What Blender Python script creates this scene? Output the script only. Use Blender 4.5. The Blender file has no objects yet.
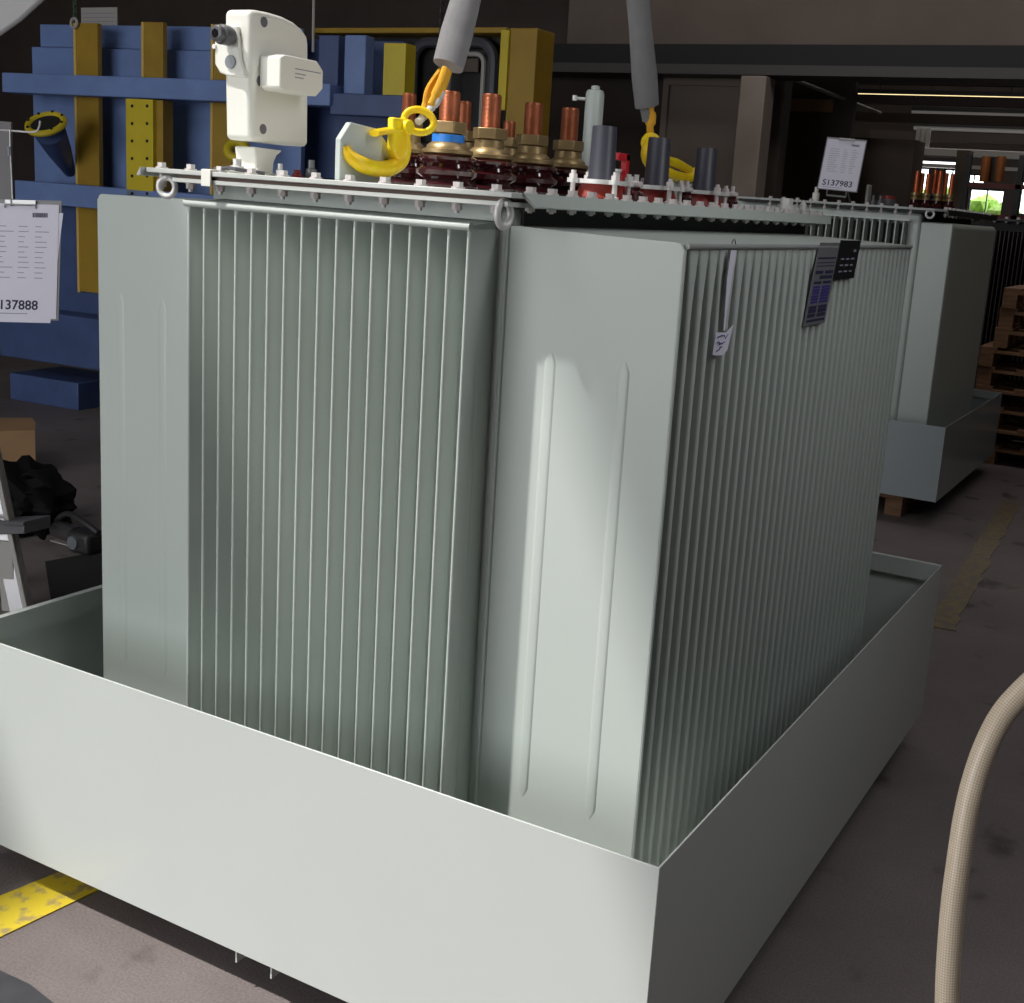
import bpy, bmesh, math, random
from mathutils import Vector, Matrix
random.seed(7)
PI = math.pi
C = bpy.context.scene.collection
# ------------------------------------------------------------------ camera
F_PX, PX, PY = 1215.49, 573.0, 461.2
YAW, PITCH, ROLL = .481, -.2111, .0701
CAM = Vector((.6878, -1.7355, 1.7038))
cy, sy, cp, sp = math.cos(YAW), math.sin(YAW), math.cos(PITCH), math.sin(PITCH)
FWD = Vector((-sy*cp, cy*cp, sp)); r0 = Vector((cy, sy, 0)); u0 = r0.cross(FWD)
RGT = r0*math.cos(ROLL)+u0*math.sin(ROLL); UPV = u0*math.cos(ROLL)-r0*math.sin(ROLL)
cam_d = bpy.data.cameras.new('camera'); cam = bpy.data.objects.new('camera', cam_d); C.objects.link(cam)
M = Matrix((RGT, UPV, -FWD)).transposed().to_4x4(); M.translation = CAM
cam.matrix_world = M
cam_d.sensor_fit = 'HORIZONTAL'; cam_d.sensor_width = 36
cam_d.lens = F_PX*36/1024
cam_d.shift_x = (512-PX)/1024; cam_d.shift_y = (PY-501.5)/1024
cam_d.clip_end = 200; cam_d.clip_start = .02
bpy.context.scene.camera = cam

def at(u, v, x=None, y=None, z=None, d=None, n=None, o=None):
    """the point of a plane of the place that lies on a line of sight"""
    r = FWD + RGT*((u-PX)/F_PX) - UPV*((v-PY)/F_PX)
    if x is not None: t = (x-CAM.x)/r.x
    elif y is not None: t = (y-CAM.y)/r.y
    elif z is not None: t = (z-CAM.z)/r.z
    elif d is not None: t = d
    else: t = (o-CAM).dot(n)/r.dot(n)
    return CAM + r*t

# ------------------------------------------------------------------ materials
def mat(name, col, rough=.5, metal=0., noise=0., nscale=8., bump=0., bscale=60., emit=None, estr=1., spec=.5, col2=None, stretch=None, coat=0.):
    m = bpy.data.materials.new(name); m.use_nodes = True
    nt = m.node_tree; b = nt.nodes['Principled BSDF']
    b.inputs['Base Color'].default_value = (*col, 1)
    b.inputs['Roughness'].default_value = rough; b.inputs['Metallic'].default_value = metal
    b.inputs['Specular IOR Level'].default_value = spec
    if coat: b.inputs['Coat Weight'].default_value = coat; b.inputs['Coat Roughness'].default_value = .12
    if emit:
        b.inputs['Emission Color'].default_value = (*emit, 1); b.inputs['Emission Strength'].default_value = estr
    if noise or bump or col2:
        tc = nt.nodes.new('ShaderNodeTexCoord'); mp = nt.nodes.new('ShaderNodeMapping')
        nt.links.new(tc.outputs['Object'], mp.inputs['Vector'])
        if stretch: mp.inputs['Scale'].default_value = stretch
    if noise or col2:
        nz = nt.nodes.new('ShaderNodeTexNoise'); nz.inputs['Scale'].default_value = nscale; nz.inputs['Detail'].default_value = 6
        nt.links.new(mp.outputs['Vector'], nz.inputs['Vector'])
        rp = nt.nodes.new('ShaderNodeValToRGB'); c2 = col2 or tuple(c*(1-noise) for c in col)
        rp.color_ramp.elements[0].position = .35; rp.color_ramp.elements[0].color = (*c2, 1)
        rp.color_ramp.elements[1].position = .65; rp.color_ramp.elements[1].color = (*col, 1)
        nt.links.new(nz.outputs['Fac'], rp.inputs['Fac']); nt.links.new(rp.outputs['Color'], b.inputs['Base Color'])
    if bump:
        n2 = nt.nodes.new('ShaderNodeTexNoise'); n2.inputs['Scale'].default_value = bscale; n2.inputs['Detail'].default_value = 4
        nt.links.new(mp.outputs['Vector'], n2.inputs['Vector'])
        bp = nt.nodes.new('ShaderNodeBump'); bp.inputs['Strength'].default_value = bump; bp.inputs['Distance'].default_value = .01
        nt.links.new(n2.outputs['Fac'], bp.inputs['Height']); nt.links.new(bp.outputs['Normal'], b.inputs['Normal'])
    return m
PAINT = mat('grey_green_paint', (.525, .575, .54), .36, noise=.03, nscale=3, bump=.03, bscale=5)
TRAYP = mat('tray_paint', (.55, .58, .56), .26, noise=.03, nscale=2, bump=.02, bscale=3)
COVERP = mat('cover_paint', (.55, .57, .54), .4, noise=.05, nscale=12)
BLACKR = mat('black_rubber', (.012, .012, .013), .6)
BOLTM = mat('zinc_bolt', (.66, .64, .62), .4, .15, col2=(.64, .56, .56), nscale=45)
STEEL = mat('steel', (.55, .55, .55), .3, .9)
CREAM = mat('cream_plastic', (.84, .83, .76), .42)
CREAMD = mat('cream_label', (.70, .69, .61), .5)
DARKG = mat('dark_grey_plastic', (.10, .10, .11), .35)
LENS = mat('black_glass', (.01, .01, .012), .08)
GREYL = mat('grey_lock', (.22, .23, .25), .35, .4)
COPPER = mat('copper', (.42, .125, .055), .42, .6, noise=.25, nscale=30)
BRASS = mat('brass', (.38, .27, .13), .42, .6, noise=.15, nscale=20)
PORC = mat('brown_porcelain', (.045, .008, .010), .08, coat=.8)
BLUET = mat('blue_tape', (.03, .22, .72), .45)
HVC = mat('grey_rubber_sleeve', (.045, .045, .062), .42)
REDI = mat('red_insulator', (.24, .025, .018), .45)
REDV = mat('red_plastic', (.60, .02, .03), .4)
WHITEM = mat('white_metal', (.68, .67, .66), .38, .2)
YHOOK = mat('yellow_hook_paint', (.98, .76, .012), .38, col2=(.95, .60, .012), nscale=22)
ORWEB = mat('orange_web', (.80, .40, .02), .7, bump=.3, bscale=250)
SLEEVE = mat('grey_sleeve_fabric', (.24, .232, .238), .85, noise=.15, nscale=14, bump=.12, bscale=120)
BLUE = mat('blue_machine_paint', (.17, .255, .52), .45, noise=.15, nscale=5)
BLUED = mat('dark_blue_paint', (.06, .095, .23), .45, noise=.2, nscale=5)
YEL = mat('ochre_machine_paint', (.36, .215, .015), .5, noise=.15, nscale=6)
YELB = mat('bright_yellow_paint', (.62, .48, .02), .45, noise=.1, nscale=6)
DARK = mat('dark_steel', (.025, .023, .024), .5)
GAP = mat('dark_hole', (.008, .008, .008), .8)
PAPER = mat('paper', (.72, .70, .80), .8)
INK = mat('ink', (.02, .02, .06), .7)
INKG = mat('pale_ink', (.28, .27, .36), .8)
BOARD = mat('clip_board', (.25, .24, .25), .5)
PLATE = mat('aluminium_plate', (.36, .35, .38), .38, .6)
PLB = mat('plate_blue', (.05, .04, .22), .5)
ALU = mat('aluminium', (.55, .54, .56), .33, .75, noise=.1, nscale=10, stretch=(1, 1, .1))
CARD = mat('cardboard', (.34, .20, .10), .85, noise=.1, nscale=6)
WOOD = mat('pallet_wood', (.30, .16, .085), .8, noise=.4, nscale=6, stretch=(1, 6, 6), bump=.3, bscale=40)
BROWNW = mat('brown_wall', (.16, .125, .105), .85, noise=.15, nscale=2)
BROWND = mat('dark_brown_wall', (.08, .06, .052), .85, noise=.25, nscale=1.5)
BEAMM = mat('dark_beam', (.015, .013, .015), .7)
COLM = mat('column_concrete', (.33, .27, .23), .85, noise=.2, nscale=3)
BEAML = mat('pale_beam', (.38, .36, .34), .7)
ROOFM = mat('roof', (.05, .045, .045), .9)
TUBEM = mat('lamp_tube', (.9, .85, .6), .5, emit=(1, .80, .42), estr=1.6)
TUBEG = mat('lamp_tube_dim', (.5, .5, .5), .5, emit=(.8, .75, .7), estr=.08)
TUBEW = mat('lamp_tube_white', (.9, .9, .9), .5, emit=(1, .98, .95), estr=2.2)
LEAF = mat('leaves', (.38, .62, .10), .7, noise=.5, nscale=12)
RUBB = mat('rubber_mat', (.018, .017, .017), .8)
BAGM = mat('black_film', (.005, .005, .005), .8, spec=.15)
SUNLIT = mat('sunlit_floor_paint', (.45, .40, .38), .8)  # pale tone standing in for sunlight on the floor

def hose_mat():
    m = mat('braided_hose', (.50, .40, .30), .45, coat=.3)
    nt = m.node_tree; b = nt.nodes['Principled BSDF']
    uv = nt.nodes.new('ShaderNodeTexCoord'); mp = nt.nodes.new('ShaderNodeMapping'); mp.inputs['Rotation'].default_value = (0, 0, PI/4); mp.inputs['Scale'].default_value = (1, 1, 1)
    ck = nt.nodes.new('ShaderNodeTexChecker'); ck.inputs['Scale'].default_value = 1.
    ck.inputs['Color1'].default_value = (.85, .72, .56, 1); ck.inputs['Color2'].default_value = (.62, .48, .34, 1)
    nt.links.new(uv.outputs['UV'], mp.inputs['Vector']); nt.links.new(mp.outputs['Vector'], ck.inputs['Vector']); nt.links.new(ck.outputs['Color'], b.inputs['Base Color'])
    return m
HOSE = hose_mat()

def floor_mat():
    m = bpy.data.materials.new('concrete_floor'); m.use_nodes = True
    nt = m.node_tree; b = nt.nodes['Principled BSDF']; L = nt.links.new
    tc = nt.nodes.new('ShaderNodeTexCoord')
    n1 = nt.nodes.new('ShaderNodeTexNoise'); n1.inputs['Scale'].default_value = 1.1; n1.inputs['Detail'].default_value = 8; n1.inputs['Roughness'].default_value = .65
    L(tc.outputs['Object'], n1.inputs['Vector'])
    r1 = nt.nodes.new('ShaderNodeValToRGB'); r1.color_ramp.elements[0].position = .3; r1.color_ramp.elements[0].color = (.150, .124, .122, 1)
    r1.color_ramp.elements[1].position = .7; r1.color_ramp.elements[1].color = (.235, .202, .197, 1)
    L(n1.outputs['Fac'], r1.inputs['Fac'])
    n2 = nt.nodes.new('ShaderNodeTexNoise'); n2.inputs['Scale'].default_value = 4.5; n2.inputs['Detail'].default_value = 3
    L(tc.outputs['Object'], n2.inputs['Vector'])
    r2 = nt.nodes.new('ShaderNodeValToRGB'); r2.color_ramp.elements[0].position = .27; r2.color_ramp.elements[0].color = (.45, .42, .42, 1)
    r2.color_ramp.elements[1].position = .38; r2.color_ramp.elements[1].color = (1, 1, 1, 1)
    L(n2.outputs['Fac'], r2.inputs['Fac'])
    n3 = nt.nodes.new('ShaderNodeTexNoise'); n3.inputs['Scale'].default_value = 160; n3.inputs['Detail'].default_value = 2
    L(tc.outputs['Object'], n3.inputs['Vector'])
    r3 = nt.nodes.new('ShaderNodeValToRGB'); r3.color_ramp.elements[0].position = .3; r3.color_ramp.elements[0].color = (.8, .8, .8, 1)
    r3.color_ramp.elements[1].position = .75; r3.color_ramp.elements[1].color = (1.15, 1.15, 1.15, 1)
    L(n3.outputs['Fac'], r3.inputs['Fac'])
    m1 = nt.nodes.new('ShaderNodeMix'); m1.data_type = 'RGBA'; m1.blend_type = 'MULTIPLY'; m1.inputs[0].default_value = 1
    L(r1.outputs['Color'], m1.inputs[6]); L(r2.outputs['Color'], m1.inputs[7])
    m2 = nt.nodes.new('ShaderNodeMix'); m2.data_type = 'RGBA'; m2.blend_type = 'MULTIPLY'; m2.inputs[0].default_value = 1
    L(m1.outputs[2], m2.inputs[6]); L(r3.outputs['Color'], m2.inputs[7])
    L(m2.outputs[2], b.inputs['Base Color'])
    b.inputs['Roughness'].default_value = .62; b.inputs['Specular IOR Level'].default_value = .3
    bp = nt.nodes.new('ShaderNodeBump'); bp.inputs['Strength'].default_value = .25; bp.inputs['Distance'].default_value = .004
    L(n3.outputs['Fac'], bp.inputs['Height']); L(bp.outputs['Normal'], b.inputs['Normal'])
    return m
FLOORM = floor_mat()

def worn(name, col, col2, scale, pos, width=.1):
    m = mat(name, col, .6, col2=col2, nscale=scale)
    for n in m.node_tree.nodes:
        if n.type == 'VALTORGB': n.color_ramp.elements[0].position = pos; n.color_ramp.elements[1].position = pos+width
    return m
LINEY = worn('yellow_floor_paint', (.72, .55, .03), (.40, .30, .12), 26, .36, .12)
LINEO = worn('worn_yellow_floor_paint', (.26, .19, .06), (.16, .13, .11), 22, .40, .3)
TAPED = mat('dark_floor_patch', (.04, .04, .047), .6, noise=.3, nscale=20)

# ------------------------------------------------------------------ mesh helpers
def nb(): return bmesh.new()
def box(bm, a, b):
    x0, x1 = sorted((a[0], b[0])); y0, y1 = sorted((a[1], b[1])); z0, z1 = sorted((a[2], b[2]))
    v = [bm.verts.new(p) for p in ((x0,y0,z0),(x1,y0,z0),(x1,y1,z0),(x0,y1,z0),(x0,y0,z1),(x1,y0,z1),(x1,y1,z1),(x0,y1,z1))]
    for f in ((3,2,1,0),(4,5,6,7),(0,1,5,4),(1,2,6,5),(2,3,7,6),(3,0,4,7)): bm.faces.new([v[i] for i in f])
    return bm
def frame_of(d):
    d = d.normalized(); a = Vector((0,0,1)) if abs(d.z) < .9 else Vector((1,0,0))
    x = d.cross(a).normalized(); return x, d.cross(x).normalized()
def tube(bm, pts, rad, seg=12, cap=True, flat=1., ref=None):
    """a round bar along a path; rad is one number or one per point; flat squeezes it"""
    pts = [Vector(p) for p in pts]; n = len(pts)
    rad = [rad]*n if isinstance(rad, (int, float)) else rad
    uvl = bm.loops.layers.uv.verify(); rings = []; px = None; acc = 0; accs = []
    for i, p in enumerate(pts):
        d = (pts[min(i+1, n-1)]-pts[max(i-1, 0)]).normalized()
        if ref is not None: x = (Vector(ref)-d*Vector(ref).dot(d)).normalized()
        elif px is None: x = frame_of(d)[0]
        else: x = (px-d*px.dot(d)).normalized()
        px = x; y = d.cross(x)
        if i: acc += (p-pts[i-1]).length
        accs.append(acc)
        rings.append([bm.verts.new(p+x*rad[i]*math.cos(2*PI*k/seg)+y*rad[i]*flat*math.sin(2*PI*k/seg)) for k in range(seg)])
    for i in range(n-1):
        for k in range(seg):
            f = bm.faces.new((rings[i][k], rings[i][(k+1)%seg], rings[i+1][(k+1)%seg], rings[i+1][k]))
            circ = 40.
            for l, (a, bb) in zip(f.loops, ((k, i), (k+1, i), (k+1, i+1), (k, i+1))):
                l[uvl].uv = (a/seg*circ, accs[bb]*430)
    if cap:
        bm.faces.new(rings[0][::-1]); bm.faces.new(rings[-1])
    return bm
def cyl(bm, p, q, r, r2=None, seg=20): return tube(bm, [p, q], [r, r if r2 is None else r2], seg)
def lathe(bm, c, prof, seg=28, axis='z'):
    """prof: (radius, height) pairs from bottom to top"""
    rings = []
    for r, h in prof:
        ring = []
        for k in range(seg):
            a = 2*PI*k/seg
            if axis == 'z': q = (c[0]+r*math.cos(a), c[1]+r*math.sin(a), c[2]+h)
            elif axis == 'y': q = (c[0]+r*math.sin(a), c[1]+h, c[2]+r*math.cos(a))
            else: q = (c[0]+h, c[1]+r*math.cos(a), c[2]+r*math.sin(a))
            ring.append(bm.verts.new(q))
        rings.append(ring)
    for i in range(len(rings)-1):
        for k in range(seg): bm.faces.new((rings[i][k], rings[i][(k+1)%seg], rings[i+1][(k+1)%seg], rings[i+1][k]))
    bm.faces.new(rings[0][::-1]); bm.faces.new(rings[-1]); return bm
def prism(bm, pts, vec):
    vec = Vector(vec); a = [bm.verts.new(Vector(p)) for p in pts]; b = [bm.verts.new(Vector(p)+vec) for p in pts]
    bm.faces.new(a[::-1]); bm.faces.new(b)
    n = len(a)
    for i in range(n): bm.faces.new((a[i], a[(i+1)%n], b[(i+1)%n], b[i]))
    return bm
def hexp(bm, c, r, h, rot=0):
    return prism(bm, [(c[0]+r*math.cos(rot+k*PI/3), c[1]+r*math.sin(rot+k*PI/3), c[2]) for k in range(6)], (0, 0, h))
def torus(bm, c, R, r, nrm, seg=28, s2=10, sx=1., sy_=1., up=None):
    x, y = frame_of(Vector(nrm))
    if up is not None:
        y = Vector(up).normalized(); x = y.cross(Vector(nrm).normalized())
    c = Vector(c); rings = []
    for i in range(seg):
        a = 2*PI*i/seg; o = x*math.cos(a)*sx+y*math.sin(a)*sy_; o1 = (x*math.cos(a)*sy_+y*math.sin(a)*sx).normalized()
        rings.append([bm.verts.new(c+o*R+o1*r*math.cos(2*PI*k/s2)+Vector(nrm).normalized()*r*math.sin(2*PI*k/s2)) for k in range(s2)])
    for i in range(seg):
        for k in range(s2): bm.faces.new((rings[i][k], rings[(i+1)%seg][k], rings[(i+1)%seg][(k+1)%s2], rings[i][(k+1)%s2]))
    return bm
def obj(name, bm, m, parent=None, bevel=0., seg=2, angle=38, smooth=True):
    bmesh.ops.recalc_face_normals(bm, faces=bm.faces[:])
    me = bpy.data.meshes.new(name); 
    if smooth:
        for f in bm.faces: f.smooth = True
    bm.to_mesh(me); bm.free()
    if smooth: me.set_sharp_from_angle(angle=math.radians(angle))
    me.materials.append(m)
    o = bpy.data.objects.new(name, me); C.objects.link(o)
    if parent is not None:
        o.parent = parent
        base = parent
        off = Vector((0,0,0))
        while base is not None:
            off += base.location; base = base.parent
        o.location = -off
        if parent.get('spun'): pass
    if bevel:
        b = o.modifiers.new('bevel', 'BEVEL'); b.width = bevel; b.segments = seg; b.limit_method = 'ANGLE'; b.angle_limit = math.radians(40); b.harden_normals = False
    return o
def tag(o, label, cat, group=None):
    o['label'] = label; o['category'] = cat
    if group: o['group'] = group
    return o
def thing(name, label, cat, loc=(0, 0, 0), group=None, rz=0):
    o = bpy.data.objects.new(name, None); C.objects.link(o); o.location = loc; o.rotation_euler = (0, 0, rz); o.empty_display_size = .05
    return tag(o, label, cat, group)
def struct(name, bm, m, **k):
    o = obj(name, bm, m, **k); o['kind'] = 'structure'; return o
def dup(o, parent=None, delta=(0, 0, 0)):
    c = o.copy(); C.objects.link(c); c.parent = parent
    c.location = o.location + Vector(delta)
    for ch in list(o.children):
        dup(ch, c)
    return c
def plane_basis(o, right, up):
    r = Vector(right).normalized(); u = Vector(up).normalized(); n = r.cross(u)
    m = Matrix((r, u, n)).transposed().to_4x4(); m.translation = Vector(o); return m
def text(name, s, size, o, right, up, m, parent, ext=.0004, bold=0.):
    cu = bpy.data.curves.new('t', 'FONT'); cu.body = s; cu.size = size; cu.extrude = ext; cu.offset = bold; cu.resolution_u = 3
    t = bpy.data.objects.new('t', cu); C.objects.link(t); bpy.context.view_layer.update()
    me = bpy.data.meshes.new_from_object(t); bpy.data.objects.remove(t)
    me.transform(plane_basis(o, right, up)); me.materials.clear(); me.materials.append(m)
    ob = bpy.data.objects.new(name, me); C.objects.link(ob)
    if parent is not None:
        off = Vector((0,0,0)); b = parent
        while b is not None: off += b.location; b = b.parent
        ob.parent = parent; ob.location = -off
    return ob
def quadstrips(rects, o, right, up, lift=.0006):
    """thin raised rectangles (u0,v0,u1,v1) on a plane: printed marks"""
    bm = nb(); r = Vector(right).normalized(); u = Vector(up).normalized(); n = r.cross(u)
    for a, b, c, d in rects:
        p = [Vector(o)+r*x+u*y for x, y in ((a, b), (c, b), (c, d), (a, d))]
        prism(bm, p, n*lift)
    return bm

# ================================================================== THE HALL
struct('floor', box(nb(), (-18, -14, -.2), (10, 24, 0)), FLOORM)
H = 6.5
# roof with one roof light over the front bay
RX0, RX1, RY0, RY1 = -4.62, -2.70, -5.6, -1.15
bm = nb()
for a, b in (((-18, -8, H), (RX0, 24, H+.3)), ((RX1, -8, H), (10, 24, H+.3)), ((RX0, -8, H), (RX1, RY0, H+.3)), ((RX0, RY1, H), (RX1, 24, H+.3)), ((RX0, -2.38, H), (-3.66, RY1, H+.3))): box(bm, a, b)  # last box: unseen block added to keep sun off the left panel
struct('ceiling', bm, ROOFM)
struct('wall_left', box(nb(), (-18.3, -8, 0), (-18, 24, H)), BROWND)
struct('wall_right', box(nb(), (10, -8, 0), (10.3, 24, H)), BROWND)
# front wall (behind the camera) with a wide gate
GX0, GX1, GZ = -9.0, -.4, 4.6
bm = nb(); box(bm, (-18, -8.3, 0), (GX0, -8, H)); box(bm, (GX1, -8.3, 0), (10, -8, H)); box(bm, (GX0, -8.3, GZ), (GX1, -8, H))
struct('wall_front', bm, BROWND)
# back wall with windows
bm = nb(); WY = 22
wins = [(-5.05, 1.75, -4.62, 2.75), (-4.35, 1.9, -4.05, 2.75), (-3.84, 1.85, -3.22, 2.42), (-4.0, 2.5, -3.6, 2.68), (-2.95, 2.0, -2.2, 2.6)]
xs = sorted(set([-18, 10]+[w[0] for w in wins]+[w[2] for w in wins])); zs = sorted(set([0, H]+[w[1] for w in wins]+[w[3] for w in wins]))
for i in range(len(xs)-1):
    for j in range(len(zs)-1):
        mx, mz = (xs[i]+xs[i+1])/2, (zs[j]+zs[j+1])/2
        if not any(w[0] < mx < w[2] and w[1] < mz < w[3] for w in wins): box(bm, (xs[i], WY, zs[j]), (xs[i+1], WY+.2, zs[j+1]))
bmesh.ops.remove_doubles(bm, verts=bm.verts[:], dist=1e-5)
struct('wall_back', bm, BROWND, smooth=False)
GLASS = mat('window_glass', (.9, .95, .95), .05); GLASS.node_tree.nodes['Principled BSDF'].inputs['Transmission Weight'].default_value = 1; GLASS.node_tree.nodes['Principled BSDF'].inputs['IOR'].default_value = 1.01
for i, w in enumerate(wins):
    bm = nb(); t = .025
    for a, b in (((w[0], WY+.05, w[1]), (w[2], WY+.1, w[1]+t)), ((w[0], WY+.05, w[3]-t), (w[2], WY+.1, w[3])), ((w[0], WY+.05, w[1]), (w[0]+t, WY+.1, w[3])), ((w[2]-t, WY+.05, w[1]), (w[2], WY+.1, w[3])), (((w[0]+w[2])/2-.01, WY+.05, w[1]), ((w[0]+w[2])/2+.01, WY+.1, w[3]))): box(bm, a, b)
    f = struct('window_%d' % (i+1), bm, DARK)
    obj('pane', box(nb(), (w[0]+.01, WY+.07, w[1]+.01), (w[2]-.01, WY+.078, w[3]-.01)), GLASS, f)
# foliage outside the windows
rnd = random.Random(3); bm = nb()
for k in range(90):
    c = Vector((rnd.uniform(-6.5, -1.5), rnd.uniform(25.5, 27), rnd.uniform(.2, 2.35)))
    bmesh.ops.create_icosphere(bm, subdivisions=1, radius=rnd.uniform(.2, .4), matrix=Matrix.Translation(c))
tag(obj('hedge', bm, LEAF), 'bright green hedge outside the far windows of the hall', 'hedge')
struct('ground_outside', box(nb(), (-18, 24, -.3), (10, 40, -.05)), mat('grass_ground', (.2, .3, .08), .9))

# partition in the middle distance: brown wall with beam, column and panelled recess
Y9 = 9.0
def r9(u0, v0, u1, v1, y=Y9, m=BROWNW, th=.15, name=None, **k):
    a = at(u0, v0, y=y); b = at(u1, v1, y=y)
    return box(nb(), (a.x, y, a.z), (b.x, y+th, b.z))
xl9 = -17.9; xr_col = at(772, 140, y=Y9).x
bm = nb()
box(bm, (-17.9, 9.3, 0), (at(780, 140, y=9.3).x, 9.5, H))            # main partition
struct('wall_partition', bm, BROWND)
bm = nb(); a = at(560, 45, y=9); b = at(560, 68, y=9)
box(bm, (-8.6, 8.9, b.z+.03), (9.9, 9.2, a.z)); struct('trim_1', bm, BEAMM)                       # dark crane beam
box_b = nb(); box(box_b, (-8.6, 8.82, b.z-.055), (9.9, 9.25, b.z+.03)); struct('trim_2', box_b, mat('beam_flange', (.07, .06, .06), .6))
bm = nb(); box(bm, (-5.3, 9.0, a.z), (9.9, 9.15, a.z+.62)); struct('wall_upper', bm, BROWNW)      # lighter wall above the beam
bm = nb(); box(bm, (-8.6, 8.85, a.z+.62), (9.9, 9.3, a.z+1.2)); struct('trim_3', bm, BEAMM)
# column right of the recess
a = at(744, 75, y=8.95); b = at(773, 75, y=8.95)
struct('trim_4', box(nb(), (at(745, 120, y=8.95).x, 8.75, 0), (at(770, 120, y=8.95).x, 9.0, at(740, 78, y=8.95).z)), COLM, bevel=.01)
# recess panel (door like) at px 670-735
xa, xb = at(668, 130, y=9.2).x, at(737, 130, y=9.2).x; zt = at(700, 86, y=9.2).z
struct('door_1', box(nb(), (xa, 9.18, 0), (xb, 9.27, zt)), mat('door_brown', (.22, .175, .15), .7))
bm = nb()
for q0, q1 in (((xa-.06, zt), (xb+.06, zt+.07)), ((xa-.06, 0), (xa, zt)), ((xb, 0), (xb+.06, zt))): box(bm, (q0[0], 9.14, q0[1]), (q1[0], 9.28, q1[1]))
struct('trim_5', bm, mat('door_frame_brown', (.22, .17, .145), .7))
# deeper brown block right of the opening
a = at(845, 140, y=12.5); b = at(908, 200, y=12.5)
struct('wall_pier', box(nb(), (a.x, 12.5, 0), (b.x, 13, at(870, 138, y=12.5).z)), BROWNW)
a = at(775, 140, y=10.6); b = at(846, 200, y=10.6)
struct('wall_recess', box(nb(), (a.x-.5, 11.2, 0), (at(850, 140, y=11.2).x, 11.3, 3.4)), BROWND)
bm = nb(); p = at(775, 72, y=9.6); q = at(880, 113, y=12.2); tube(bm, [p, q], .02, 6)
tag(obj('conduit_pipe', bm, BEAML), 'pale pipe running diagonally under the roof, right of the brown column', 'pipe')
bm = nb(); p = at(785, 98, y=11.1); q = at(832, 112, y=11.1); box(bm, (p.x, 11.1, q.z), (q.x, 11.2, p.z)); tag(obj('junction_box', bm, CARD, bevel=.01), 'flat brown box mounted in the dark just right of the brown column', 'box')
# far ceiling beams and lamps in the right aisle
for i, (u0, v0, u1, v1, y, m, lab, r) in enumerate(((853, 95, 1040, 99.5, 14, TUBEM, 'long warm-lit fluorescent tube lamp hanging highest over the far aisle', .022),
                               (912, 113, 1040, 116, 16, TUBEG, 'long unlit grey tube lamp just below the warm-lit one', .03),
                               (914, 129, 1040, 131, 18, TUBEG, 'unlit grey tube lamp above the pale crane bridge', .03),
                               (908, 163, 960, 166, 20, TUBEW, 'short white glowing tube lamp under the pale crane bridge', .05))):
    a = at(u0, v0, y=y); b = at(u1, v1, y=y); a.z = b.z = (a.z+b.z)/2
    if i == 0: b.x = at(1040, 99, y=y).x
    t = thing('tube_lamp', lab, 'lamp', a)
    obj('tube', tube(nb(), [a, b], r, 8), m, t)
    obj('housing', box(nb(), (a.x, y-.05, a.z+r), (b.x, y+.05, a.z+r+.05)), DARK, t)
    for s in (.15, .85):
        xx = a.x+(b.x-a.x)*s; obj('hanger', tube(nb(), [(xx, y, a.z+r+.05), (xx, y, H)], .008, 6), DARK, t)
# pale crane bridge px (912,148)-(1024,158)
a = at(912, 147, y=17); b = at(912, 155, y=17)
t = thing('crane_bridge', 'pale grey overhead crane bridge spanning the far aisle above the copper rods', 'crane bridge', (a.x, 17, b.z))
obj('girder', box(nb(), (a.x, 17, b.z), (9.9, 17.3, a.z)), BEAML, t, bevel=.01)
obj('rail', box(nb(), (a.x, 17, b.z-.16), (9.9, 17.06, b.z-.11)), BEAML, t)
bm = nb(); 
for du in (0, 5, 10): 
    p = at(918+du, 128, y=17); box(bm, (p.x-.03, 17.05, a.z), (p.x+.03, 17.1, p.z))
obj('ladder_end', bm, BEAML, t)
# dark beams of the far roof
bm = nb()
for y, v in ((11.5, 84), (13, 104), (15, 122), (19, 140)):
    z = at(900, v, y=y).z; box(bm, (-3.9 if y < 14 else -5, y, z), (9.9, y+.12, z+.07*y/9))
struct('trim_6', bm, mat('brown_beam', (.045, .033, .03), .8))
# far dark equipment rack, right aisle: black posts
def post(u, v0, v1, y, w, lab, m=DARK):
    a = at(u, v0, y=y); b = at(u, v1, y=y); return box(nb(), (a.x-w, y, min(a.z, b.z)), (a.x+w, y+.12, max(a.z, b.z)))
p = at(963, 160, y=14)
struct('trim_7', box(nb(), (at(956, 160, y=15).x, 15, 0), (at(968, 160, y=15).x, 15.3, at(960, 150, y=15).z)), BROWNW)

# ------------------------------------------------------------------ floor marks
def flat(name, pts, m, th=.003, **k): return prism(nb(), [(p.x, p.y, 0.0005) for p in pts], (0, 0, th))
q = [at(u, v, z=0) for u, v in ((-60, 921), (-60, 967), (84, 886), (62, 872))]
d1 = (q[3]-q[0]).normalized(); q[3] = q[3]+d1*.55; q[2] = q[2]+d1*.55
s = obj('floor_line', flat('l', q, LINEY), LINEY); tag(s, 'bright yellow painted floor line running under the front left of the tray', 'floor marking')
rl = random.Random(4); q = []
for side in (0, 1):
    for k in range(26):
        t = k/25 if side == 0 else 1-k/25
        c0 = at(941+(1-t)*0+t*70, 628-t*125, z=0); w_ = .055+rl.uniform(-.012, .012)
        q.append(c0+Vector((w_ if side else -w_, rl.uniform(-.02, .02), 0)))
s = obj('floor_line', flat('l', q, LINEO), LINEO); tag(s, 'worn dull yellow floor line beyond the far right corner of the tray', 'floor marking')
q = [at(u, v, z=0) for u, v in ((-40, 960), (0, 972), (30, 986), (60, 1010), (110, 1060), (0, 1060), (-60, 1000))]
s = obj('floor_plate', flat('l', q, TAPED, .004), TAPED); tag(s, 'dark grey flat patch on the sunlit floor in the front left corner', 'floor patch')

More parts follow.
